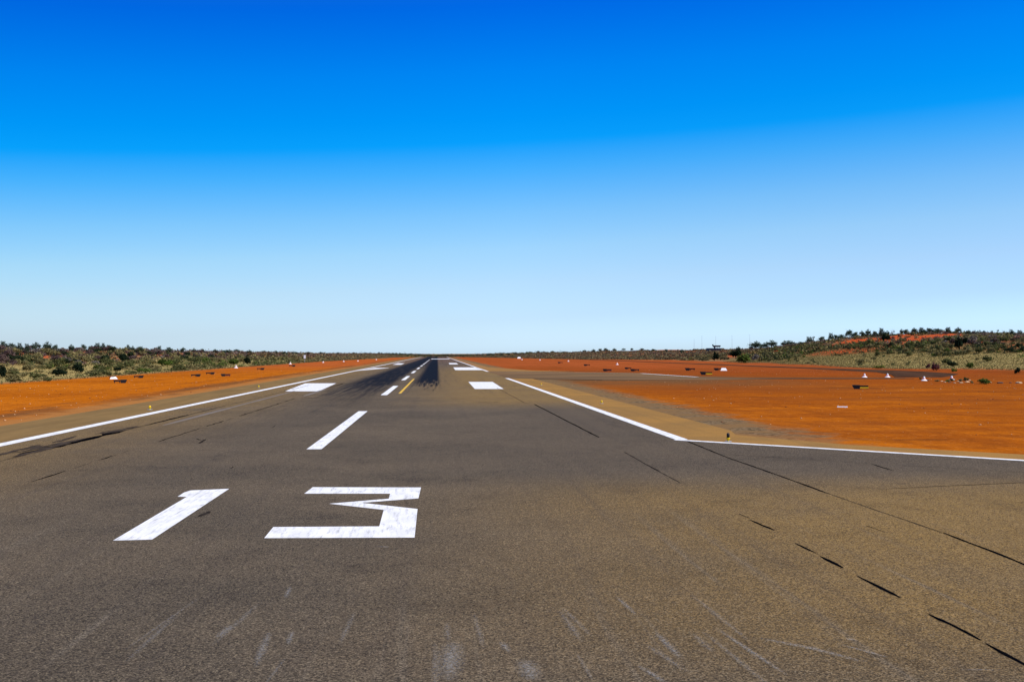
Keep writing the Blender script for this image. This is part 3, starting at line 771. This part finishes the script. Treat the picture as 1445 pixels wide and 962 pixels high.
hh *= np.where((side == 0) & (sd < 12), .6, 1.0)
hh *= np.where(sd > 44, .72, 1.0)
sz = height(sx, sy)-.05
# --- the 300 that show largest stand as plants of their own
px, py, w = project(np.stack([sx, sy, sz], 1))
app = hh*rr/w**2*np.where((px > 0) & (px < 1445), 1, 0)
order = np.argsort(-app); big = order[:270]; rest = order[270:]
NV = 4
shrub_mesh = {}
def get_shrub(kind, v):
    if (kind, v) not in shrub_mesh:
        gg = np.random.default_rng(v*31+7)
        m = 6
        C = np.concatenate([np.zeros((1, 3)), np.stack([gg.uniform(-.5, .5, m), gg.uniform(-.5, .5, m), gg.uniform(0, .35, m)], 1)])
        r_ = np.array([.8]+list(gg.uniform(.3, .5, m))); h_ = np.array([.85]+list(gg.uniform(.45, .62, m)))
        Vv, Ff, tt = leaf_quads(C, r_, h_, 75, .105, np.repeat(np.array([PAL[kind]]), m+1, 0)*gg.uniform(.75, 1.3, (m+1, 1)), seed=v+3)
        shrub_mesh[(kind, v)] = np_mesh('desert_shrub', Vv, Ff, leafm, tt)
    return shrub_mesh[(kind, v)]
WORDS = {'dark': 'dark green shrub', 'olive': 'olive shrub', 'khaki': 'straw-coloured shrub', 'brown': 'purplish brown shrub', 'grey': 'pale grey shrub', 'green': 'fresh green shrub'}
def place_shrub(name, kind, x, y, z, r_, h_, label, group=None, v=None):
    o = bpy.data.objects.new(name, get_shrub(kind, random.randrange(NV) if v is None else v)); col.objects.link(o)
    o.location = (x, y, z); o.scale = (r_, r_, h_); o.rotation_euler.z = random.uniform(0, 6.28)
    tag(o, label, 'shrub', group); return o
def label_row(items, group_of=None):
    """items: (px, object, words): name each after the landmark it stands over and its turn from the left"""
    from collections import defaultdict
    buckets = defaultdict(list)
    for px_, o, words in items:
        lm = min(LANDMARKS, key=lambda q: abs(q[0]-px_))[1]
        buckets[(words, lm)].append((px_, o))
    for (words, lm), lst in buckets.items():
        lst.sort(key=lambda q: q[0])
        for k, (_, o) in enumerate(lst):
            o['label'] = f'{words} {lm}' + ('' if len(lst) == 1 else f', {ORD[k]}')
ORD = ['first from left', 'second from left', 'third from left', 'fourth from left', 'fifth from left', 'sixth from left', 'seventh from left', 'eighth from left', 'ninth from left', 'tenth from left', 'eleventh from left', 'twelfth from left', 'thirteenth from left', 'fourteenth from left', 'fifteenth from left'] + ['further right']*60
LANDMARKS = [(0, 'by the left picture edge'), (45, 'left of the broad dark bush'), (82, 'above the broad dark bush'), (120, 'above the tall dark bush'), (160, 'above the gable marker'), (197, 'above the lone dark board'), (239, 'above the green clump'),
    (285, 'above the three dark boards'), (333, 'above the nearest left cone'), (370, 'between the two nearest left cones'), (410, 'above the second left cone'), (430, 'by the white sign'), (470, 'above the far left cones'), (520, 'above the last left cones'),
    (735, 'above the far gable marker'), (762, 'above the far cone'), (802, 'above the middle cone'), (871, 'above the lone middle cone'), (930, 'above the taxiway line'), (985, 'below the left masts'), (1010, 'by the shelter'), (1035, 'right of the shelter'),
    (1055, 'by the bright green bush'), (1089, 'below the two large trees'), (1118, 'right of the large trees'), (1150, 'below the bare thin tree'), (1185, 'left of the cone pair'), (1220, 'above the left paired cone'), (1252, 'above the right paired cone'), (1285, 'below the red sand'),
    (1319, 'above the reddish dead bush'), (1353, 'by the tall upright bush'), (1390, 'above the spreading green bush'), (1420, 'below the tallest right tree'), (1445, 'by the right picture edge')]
rows = []
for i in big:
    where = 'left dune' if side[i] == 0 else ('right dune' if side[i] == 1 else 'far plain')
    part_ = 'near the foot of the' if up[i] < .3 else ('on the slope of the' if up[i] < .7 else 'near the top of the')
    o = place_shrub('desert_shrub', kinds[i], sx[i], sy[i], sz[i], rr[i], hh[i], 'x', f'{WORDS[kinds[i]]}s on the {where}')
    rows.append((px[i], o, WORDS[kinds[i]]+' '+{'near the foot of the': 'low on', 'on the slope of the': 'mid', 'near the top of the': 'high on'}[part_]+' '+where))
label_row(rows)
# --- the rest is scrub
pal = np.array([PAL[k] for k in kinds])*g.uniform(.7, 1.35, (n, 1))
ff = (np.clip((sy-450)/500, 0, .55)*(side < 2))[:, None]; pal = pal*(1-ff)+ff*np.where(g.random((n, 1)) < .5, np.array([[.22, .17, .09]]), np.array([[.22, .10, .06]]))
def stuff(idx, q, size, seed):
    return leaf_quads(np.stack([sx[idx], sy[idx], sz[idx]], 1), rr[idx], hh[idx], q, size*np.clip(sy[idx]/300, .8, 2.0), pal[idx], seed=seed)
near = rest[sy[rest] < 420]; farr = rest[sy[rest] >= 420]
parts = [stuff(near, 34, .20, 1), stuff(farr, 12, .24, 2)]
Vs, Fs, Ts, off = [], [], [], 0
for a, b, c_ in parts: Vs.append(a); Fs.append(b+off); Ts.append(c_); off += len(a)
scrub = link('scrub', np_mesh('scrub', np.concatenate(Vs), np.concatenate(Fs), leafm, np.concatenate(Ts)))
tag(scrub, 'low mixed desert scrub covering the dunes on both sides of the runway', 'scrub', kind='stuff')

# --- dry grass
def grass():
    g = np.random.default_rng(21)
    n1 = 9000; y = 125+g.random(n1)**1.3*700; x = left_foot(y)+.8-g.random(n1)**1.3*34
    n2 = 36000; y2 = 180+g.random(n2)**1.2*330; x2 = right_foot(y2)-.5+g.random(n2)*40
    X, Y = np.concatenate([x, x2]), np.concatenate([y, y2]); n = len(X)
    q = 5; s = g.uniform(.08, .24, n)
    B_ = np.stack([X, Y, height(X, Y)-.04], 1)
    ang = g.random((n, q))*6.283; lean = g.uniform(.2, 1.0, (n, q))
    tip = np.stack([np.cos(ang)*lean, np.sin(ang)*lean, np.ones((n, q))*g.uniform(.7, 1.2, (n, q))], 2)*s[:, None, None]
    sd_ = np.stack([-np.sin(ang), np.cos(ang), 0*ang], 2)*.06*np.clip(Y/250, .8, 2.5)[:, None, None]
    base = B_[:, None, :]+0*tip
    Vv = np.stack([base-sd_, base+sd_, base+tip+sd_*.5, base+tip-sd_*.5], 2).reshape(-1, 3)
    c_ = np.array([(.31, .24, .09)])*np.where(X < 0, .72, 1.0)[:, None]*g.uniform(.75, 1.2, (n, 1)); gr = g.random(n) < .16  # dimmer light on the left dune put into the grass colour
    c_[gr] = np.array([(.11, .12, .035)])*g.uniform(.7, 1.3, (gr.sum(), 1))
    tt = np.repeat(c_[:, None, :], q*4, 1).reshape(-1, 3)
    return Vv, np.arange(len(Vv)).reshape(-1, 4), tt
Vv, Ff, tt = grass()
tag(link('dry_grass', np_mesh('dry_grass', Vv, Ff, leafm, tt)), 'straw-coloured dry grass at the foot of the dunes', 'grass', kind='stuff')

# --- plants one can point at
def at_slope(px, X):
    d = ray(px, 499); y = X*d.y/d.x; return X, y
def named_shrub(px, base_py, X, wpx, hpx, kind, label, cat='shrub', name='bush', v=0):
    """a plant whose foot shows at base_py: walk out along its sight line until the ground meets it"""
    d = ray(px, base_py); best = None
    for s in np.linspace(100, 900, 3200):
        x, y, z = d.x*s, d.y*s, CAM_H+d.z*s
        if z <= float(height(x, y)): best = (x, y, z, s); break
    if best is None: return
    x, y, z, s = best; k = s/F
    o = bpy.data.objects.new(name, get_shrub(kind, v)); col.objects.link(o)
    o.location = (x, y, z-.06); o.scale = (wpx*k/1.7, wpx*k/1.7, hpx*k/.85); o.rotation_euler.z = random.uniform(0, 6)
    tag(o, label, cat); return o
named_shrub(2, 534, 0, 15, 20, 'ink', 'big dark bush at the left edge of the picture, foot of the left dune', v=0)
named_shrub(82, 530.5, 0, 23, 12, 'ink', 'broad dark bush alone at the foot of the left dune', v=1)
named_shrub(112, 526, 0, 20, 13, 'ink', 'tall dark bush right of the broad one on the left dune foot', v=2)
named_shrub(165, 523.5, 0, 16, 6, 'ink', 'low dark bush behind the white gable marker', v=3)
named_shrub(68, 538, 0, 14, 6, 'olive', 'low dusky bush right at the edge of the orange soil, left', v=3)
named_shrub(232, 517, 0, 26, 12, 'green', 'fresh green bush clump where the left dune meets the strip', v=1)
named_shrub(247, 516, 0, 16, 10, 'olive', 'olive bush right beside the fresh green clump on the left', v=2)
named_shrub(329, 515, 0, 20, 9, 'green', 'fresh green bush behind the nearest white cone on the left', v=3)
named_shrub(348, 514, 0, 12, 10, 'ink', 'dark bush right of the green bush behind the left cone', v=0)
named_shrub(175, 511, 0, 18, 12, 'ink', 'dark spreading bush halfway up the left dune', v=2)
named_shrub(45, 492, 0, 16, 8, 'ink', 'dark bush high on the left dune near red patches', v=1)
named_shrub(1319, 523, 0, 13, 12, 'redbrown', 'round reddish brown dead bush on the straw grass, right', v=1)
named_shrub(1310, 519, 0, 7, 6, 'redbrown', 'small reddish brown dead bush left of the round one', v=2)
named_shrub(1436, 527, 0, 9, 9, 'ink', 'dark green bush at the right edge on the straw grass', v=2)
named_shrub(1346, 524.5, 0, 9, 5, 'lime', 'bright yellow-green bush at the road edge, right', v=0)
named_shrub(1240, 520, 0, 14, 5, 'lime', 'yellow-green low bush above the pair of white cones', v=3)
named_shrub(1050, 512, 0, 22, 13, 'green', 'large bright green bush at the foot of the right dune', v=1)
named_shrub(1037, 505, 0, 18, 12, 'ink', 'dark bush behind the large bright green one', v=3)
named_shrub(1066, 508, 0, 11, 8, 'grey', 'pale pinkish grey bush right of the large bright green one', v=2)
named_shrub(1010, 509, 0, 10, 12, 'ink', 'dark bush on the bank below the shelter', v=0)
named_shrub(1353, 493, 0, 13, 19, 'ink', 'tall dark upright bush in the middle of the right slope', v=1)
named_shrub(1361, 487, 0, 7, 12, 'ink', 'narrow dark bush right of the tall upright one', v=3)
named_shrub(1250, 481, 0, 16, 9, 'ink', 'dark bush just below the bare red sand patch', v=0)
named_shrub(1150, 478, 0, 22, 9, 'ink', 'wide dark bush near the crest left of the red sand', v=2)
# stones and tufts in front of the right dune
stone_m = M_simple('pale_stone', (0.52, 0.36, 0.20), .9, .3, 8)
stone_d = M_simple('dark_stone', (0.11, 0.06, 0.04), .9, .3, 8)
def stone_mesh(seed, mat):
    bm = bmesh.new(); bmesh.ops.create_icosphere(bm, subdivisions=2, radius=1)
    gg = random.Random(seed)
    ph = [gg.uniform(0, 6) for _ in range(6)]
    for v_ in bm.verts:
        k = 1+.16*math.sin(v_.co.x*3+ph[0])+.14*math.sin(v_.co.y*4+ph[1])+.12*math.cos(v_.co.z*5+ph[2])
        v_.co *= k; v_.co.z = max(v_.co.z*.62, -.25)
    me = bpy.data.meshes.new('stone'); bm.to_mesh(me); bm.free(); me.materials.append(mat); return me
stones = [stone_mesh(i, m) for i, m in enumerate((stone_m, stone_d, stone_m))]
srow = []
for i, (px_, py_, wd) in enumerate(((1333, 539, 4), (1340, 539.4, 5), (1352, 538, 5), (1356, 540, 6), (1361, 536.6, 5), (1365, 539, 7), (1368, 536.4, 4), (1309, 536.6, 6), (1329, 537.8, 4), (1347, 540, 4), (1411, 540.6, 9), (1397, 539.5, 4), (1438, 540.4, 10), (1426, 540, 4))):
    x, y = gp(px_, py_); me = stones[i % 3]; s = wd/2*y/F
    o = link('stone', me, None, (x, y, 0)); o.scale = (s, s*.8, s*.75); o.rotation_euler.z = random.uniform(0, 6)
    dkk = 'dark brown' if i % 3 == 1 else 'pale tan'
    tag(o, dkk, 'stone', f'{dkk} stones before the right dune'); srow.append((px_, o))
for dkk in ('pale tan', 'dark brown'):
    for k, (_, o) in enumerate(sorted([q for q in srow if q[1]['label'] == dkk], key=lambda q: q[0])):
        o['label'] = f'small {dkk} stone before the right dune, {ORD[k]} of its colour'
trow = []
for i, (px_, py_, wd, hp, kd) in enumerate(((1322, 538.0, 8, 3, 'khaki'), (1337, 538.4, 8, 3.5, 'lime'), (1344, 537.4, 9, 4, 'olive'), (1355, 538.4, 7, 5, 'khaki'), (1363, 536.8, 8, 5, 'olive'), (1299, 535.5, 4, 3.5, 'olive'), (1371.5, 540.5, 5, 4, 'khaki'))):
    x, y = gp(px_, py_); k = y/F
    o = place_shrub('grass_tuft', kd, x, y, -.05, wd*k/1.7, hp*k/.85, kd, 'tufts among the stones before the right dune')
    trow.append((px_, o, dict(khaki="straw-coloured", lime="yellow-green", olive="olive")[kd]))
for k, (_, o, cn) in enumerate(sorted(trow, key=lambda q: q[0])):
    o['label'] = f'small {cn} tuft among the stones before the right dune, {ORD[k]} among tufts'
x, y = gp(1390, 541.6); k = y/F
o = place_shrub('bush', 'green', x, y, -.05, 22*k/1.7, 8*k/.85, 'spreading green bush at the right end of the stones and tufts', v=2)
x, y = gp(1385, 540.6); k = y/F
place_shrub('bush', 'dark', x+.7, y+.5, -.05, 16*k/1.7, 6*k/.85, 'dark low bush grown into the spreading green one by the stones', v=1)

# loose stones strewn over the graded soil
g = np.random.default_rng(33); m_ = 4200
X = np.where(g.random(m_) < .3, -24.5-g.random(m_)*30, 16+g.random(m_)**.8*85); Y = 42+g.random(m_)**1.7*230
ok = (Y > 62-(X-16)*.9) | (X < 0); ok &= ~((X < 0) & (Y < 30)); ok &= ~((Y > 178) & (Y < 250) & (X > 0) & (X < 60)); X, Y = X[ok], Y[ok]; m_ = len(X)
octa = np.array([(1, 0, 0), (0, 1, 0), (-1, 0, 0), (0, -1, 0), (0, 0, 1), (0, 0, -.4)], float)
fc = np.array([(0, 1, 4), (1, 2, 4), (2, 3, 4), (3, 0, 4), (1, 0, 5), (2, 1, 5), (3, 2, 5), (0, 3, 5)])
sc_ = (.02+.07*g.random(m_)**3)[:, None, None]
Vv = octa[None]*(.6+.8*g.random((m_, 6, 1)))*sc_*np.array([1, 1, .7])+np.stack([X, Y, 0*X-.02], 1)[:, None, :]
cc = np.where(g.random((m_, 1)) < .6, np.array([[.60, .33, .16]]), np.array([[.20, .07, .03]]))*g.uniform(.7, 1.2, (m_, 1))
tst = NT('loose_stone', 1.0, 0.0); stm = tst.out(tst.attr('tint', 'Color'))
tag(link('loose_stones', np_mesh('loose_stones', Vv.reshape(-1, 3), (fc[None]+6*np.arange(m_)[:, None, None]).reshape(-1, 3), stm, np.repeat(cc, 6, 0))), 'small loose stones strewn over the graded orange soil', 'stones', kind='stuff')

# --- trees
def tube(bm, pts, rad, n=6):
    prev = None
    for i, (p, r_) in enumerate(zip(pts, rad)):
        p = Vector(p); d = (Vector(pts[min(i+1, len(pts)-1)])-Vector(pts[max(i-1, 0)])).normalized()
        a = d.orthogonal().normalized(); b = d.cross(a)
        cur = [bm.verts.new(p+a*r_*math.cos(6.2832*j/n)+b*r_*math.sin(6.2832*j/n)) for j in range(n)]
        if prev:
            for j in range(n): bm.faces.new((prev[j], prev[(j+1) % n], cur[(j+1) % n], cur[j]))
        prev = cur
    bm.faces.new(prev)
TREES = {}
def tree_meshes(v, style):
    """unit tree: height 1, crown about 1 wide; styles: spreading, column, sparse"""
    if (v, style) in TREES: return TREES[(v, style)]
    gg = random.Random(v*17+len(style)); bm = bmesh.new()
    tips = []
    fork = gg.uniform(.18, .30)
    tube(bm, [(0, 0, -.05), (gg.uniform(-.03, .03), 0, fork*.5), (gg.uniform(-.04, .04), gg.uniform(-.03, .03), fork)], [.035, .028, .024])
    nl = {'spreading': 7, 'column': 6, 'sparse': 6}[style]
    for k in range(nl):
        a = 6.2832*k/nl+gg.uniform(-.4, .4)
        R_ = {'spreading': gg.uniform(.20, .38), 'column': gg.uniform(.05, .2), 'sparse': gg.uniform(.15, .38)}[style]
        zt_ = {'spreading': gg.uniform(.34, .88), 'column': .35+.5*k/nl, 'sparse': gg.uniform(.5, .9)}[style]
        tip_ = (R_*math.cos(a), R_*math.sin(a), zt_)
        tube(bm, [(0, 0, fork*.95), (tip_[0]*.5, tip_[1]*.5, fork+(zt_-fork)*.6), tip_], [.02, .013, .005], 5)
        tips.append(tip_)
    me_t = bpy.data.meshes.new('trunk'); bm.to_mesh(me_t); bm.free(); me_t.materials.append(bark)
    pts = [(p[0], p[1]) for p in tips]
    if style == 'spreading': pts += [(gg.uniform(.0, .34)*math.cos(q_), gg.uniform(.0, .34)*math.sin(q_)) for q_ in [gg.uniform(0, 6.28) for _ in range(11)]]
    nC = len(pts); wide = {'spreading': .50, 'column': .24, 'sparse': .48}[style]
    r_ = np.array([gg.uniform(.16, .25)*(1 if style != 'sparse' else .7) for _ in range(nC)]); h_ = r_*gg.uniform(1.5, 1.9)
    C = np.zeros((nC, 3))
    for i, (x_, y_) in enumerate(pts):
        top_ = 1.0*math.sqrt(max(.30, 1-(math.hypot(x_, y_)/wide)**2))*gg.uniform(.85, 1.0)
        u_ = gg.random()**.7
        if style == 'spreading': u_ = .45+.55*gg.random()**.6
        C[i] = (x_, y_, max(.08, .10+(top_-.10)*u_-h_[i]))
    q = {'spreading': 72, 'column': 110, 'sparse': 42}[style]
    base_c = {'spreading': (.050, .074, .042), 'column': (.042, .070, .042), 'sparse': (.055, .075, .05)}[style]
    Vv, Ff, tt = leaf_quads(C, r_, h_, q, .036, np.array([base_c])*np.array([[gg.uniform(.7, 1.35)] for _ in range(nC)]), seed=v+50, hollow=.3)
    TREES[(v, style)] = (me_t, np_mesh('crown', Vv, Ff, leafm, tt)); return TREES[(v, style)]
def tree(px_, top, wpx, X, style, label, group=None, v=None, crest=None):
    d = ray(px_, 499); y = X*d.y/d.x; z = float(height(X, y))
    k = math.hypot(X, y)/F; ztop = CAM_H+(499-top)*y/F
    H = float(np.clip(ztop-z, 2.6, 9.0)); wd = max(wpx*k, H*.55 if style != 'column' else H*.3)
    r = empty('desert_tree', (X, y, z-.08), random.uniform(0, 6.28))
    mt, mc = tree_meshes(random.randrange(3) if v is None else v, style)
    link('trunk', mt, r); link('crown', mc, r)
    r.scale = (wd/.85, wd/.85, H/.93)
    tag(r, label or 'x', 'tree', group); r['px'] = px_; return r
GL, GR, GM = 'trees on the skyline of the left dune', 'trees on the skyline of the right dune', 'trees on the skyline of the middle hill'
LT = [(3, 481.5, 14, 'dark rounded tree cut by the left edge of the picture, on the left dune'), (17, 480.3, 10, 'rounded tree second from the left edge on the left dune'), (28, 484, 7, None), (38, 484, 7, None),
      (50, 480.6, 13, 'broad dark tree left one of the two largest crowns on the left dune'), (66.5, 480.4, 12, 'broad dark tree right one of the two largest crowns on the left dune'), (77.5, 483, 9, None), (101, 484, 8, 'low domed tree above the red patch on the left dune'),
      (118, 487.5, 6, None), (137, 485.4, 9, 'dark tree left one of a close pair right of the red patches, left dune'), (145, 487.5, 7, 'dark tree right one of a close pair right of the red patches, left dune'), (154.5, 488.4, 10, None), (180, 489.2, 8, None), (187, 491, 5, None), (196.5, 491, 10, None),
      (215, 489.2, 3, 'thin upright tree on the falling skyline of the left dune'), (225, 492, 7, None), (237, 492, 10, None), (258, 494, 7, None), (274, 495, 7, None), (286, 494, 5, None), (304, 496, 8, None),
      (319.6, 493.0, 15, 'broadest tree crown along the low skyline left of the runway'), (334, 493.8, 9, 'tree just right of the broadest crown on the low left skyline'), (352, 496, 7, None), (372, 496.5, 8, None), (390, 495.2, 5, None), (402, 495.4, 9, None), (416, 495.4, 9, None), (435, 494.8, 5, None), (452, 496.6, 6, None), (476.6, 497.4, 5, None), (500, 498, 8, None), (522, 498.5, 8, None)]
for px_, top, wd, lab in LT:
    X = -100 if px_ < 300 else (-96 if px_ < 400 else -88 if px_ < 480 else -75)
    tree(px_, top, wd, X+random.uniform(-4, 4), 'column' if px_ == 215 else 'spreading', lab, GL)
RT = [(734, 498, 5, 0), (747.7, 495.5, 6, 0), (759.4, 493.6, 5, 0), (768, 495.5, 6, 0), (779.5, 494, 6, 0), (795, 496, 7, 0), (812, 495, 6, 0), (825, 492.8, 6, 0), (837.6, 491.8, 6, 0), (847, 491.3, 7, 0), (855, 490.4, 7, 0), (867, 490.6, 6, 0), (880, 491.4, 6, 0), (891.6, 490.0, 4, 0), (905.5, 492.0, 8, 0), (922, 493, 6, 0), (940, 492.4, 6, 0), (962, 491.6, 6, 0)]
for px_, top, wd, _ in RT:
    tree(px_, top, wd, (150 if px_ < 800 else 172)+random.uniform(-4, 4), 'spreading', None, GM)
RT2 = [(1042, 487.5, 7, 's', None), (1066.3, 479.5, 18, 's', 'large spreading tree alone at the left end of the right dune crest'), (1078, 482, 9, 's', None), (1089, 478.2, 17, 's', 'large tree second from the left on the right dune crest'),
       (1110, 479.0, 17, 's', 'wide grey-green tree third from the left on the right dune crest'), (1118, 480, 8, 's', None), (1130, 480, 9, 's', None), (1142, 473.4, 10, 's', 'dark tree beside a bare thin one on the rising skyline'), (1147.5, 471, 3, 'x', 'bare thin tree on the rising skyline, right'),
       (1159.8, 471.6, 8, 's', None), (1172.8, 467.8, 8, 's', None), (1180, 469, 8, 's', None), (1187, 468.5, 8, 's', None), (1198.4, 461.4, 10, 's', 'tall rounded tree left of the bare red sand on the crest'), (1207, 465, 8, 's', None), (1217, 464, 8, 's', None), (1225, 462, 8, 's', None), (1235, 463.5, 8, 's', None),
       (1244.5, 460.4, 9, 's', 'dark tree just left of the bare red sand on the crest'), (1252, 464, 7, 's', None), (1259.5, 460.8, 7, 'x', 'thin open tree standing above the bare red sand'), (1272.5, 461.6, 6, 's', 'small tree, left one of two above the right end of the red sand'), (1278.5, 463.6, 6, 's', 'small tree, right one of two above the right end of the red sand'),
       (1290.5, 464.6, 8, 's', None), (1301, 465, 9, 's', None), (1312, 465.6, 10, 's', None), (1323.5, 465.6, 12, 's', 'widest dark tree on the crest right of the red sand'), (1338, 465, 9, 's', None), (1352, 467.6, 9, 's', None), (1366, 469, 8, 's', None),
       (1374.6, 467.6, 4, 'x', None), (1381.4, 465.4, 7, 'x', 'open tree left of the narrow upright one on the right crest'), (1389, 463.2, 5, 'c', 'narrow upright tree on the right crest'), (1399.5, 465.6, 6, 'x', None), (1408, 468, 5, 'x', None), (1416, 465.4, 6, 'x', None), (1428, 461.6, 12, 'c', 'tallest dark tree near the right edge of the picture'), (1439, 464.8, 9, 's', 'flat-topped tree at the right edge of the picture')]
for px_, top, wd, st, lab in RT2:
    sty = {'s': 'spreading', 'c': 'column', 'x': 'sparse'}[st]
    tree(px_, top, wd, (184 if px_ != 1428 else 170)+random.uniform(-3, 3), sty, lab, GR)
# far trees across the end of the runway
for k in range(46):
    px_ = 535+k*4.6+random.uniform(-1.5, 1.5)
    y = random.uniform(1380, 1600); d = ray(px_, 499); x = d.x/d.y*y
    r = empty('desert_tree', (x, y, float(height(x, y))-.1), random.uniform(0, 6)); mt, mc = tree_meshes(k % 3, 'spreading')
    link('trunk', mt, r); link('crown', mc, r); H = random.uniform(2.8, 4.6); r.scale = (H*1.1, H*1.1, H)
    spot = ('left of the runway end', 'straight behind the runway end', 'right of the runway end')[0 if k < 14 else 1 if k < 24 else 2]
    tag(r, f'tiny far tree on the horizon {spot}', 'tree', 'far trees '+spot)

rows = [(o['px'], o, {GL: 'small dark skyline tree', GR: 'small skyline tree', GM: 'tiny skyline tree'}[o['group']]) for o in col.objects if o.name.startswith('desert_tree') and o.get('label') == 'x']
label_row(rows)
for o in col.objects:
    if 'px' in o.keys(): del o['px']
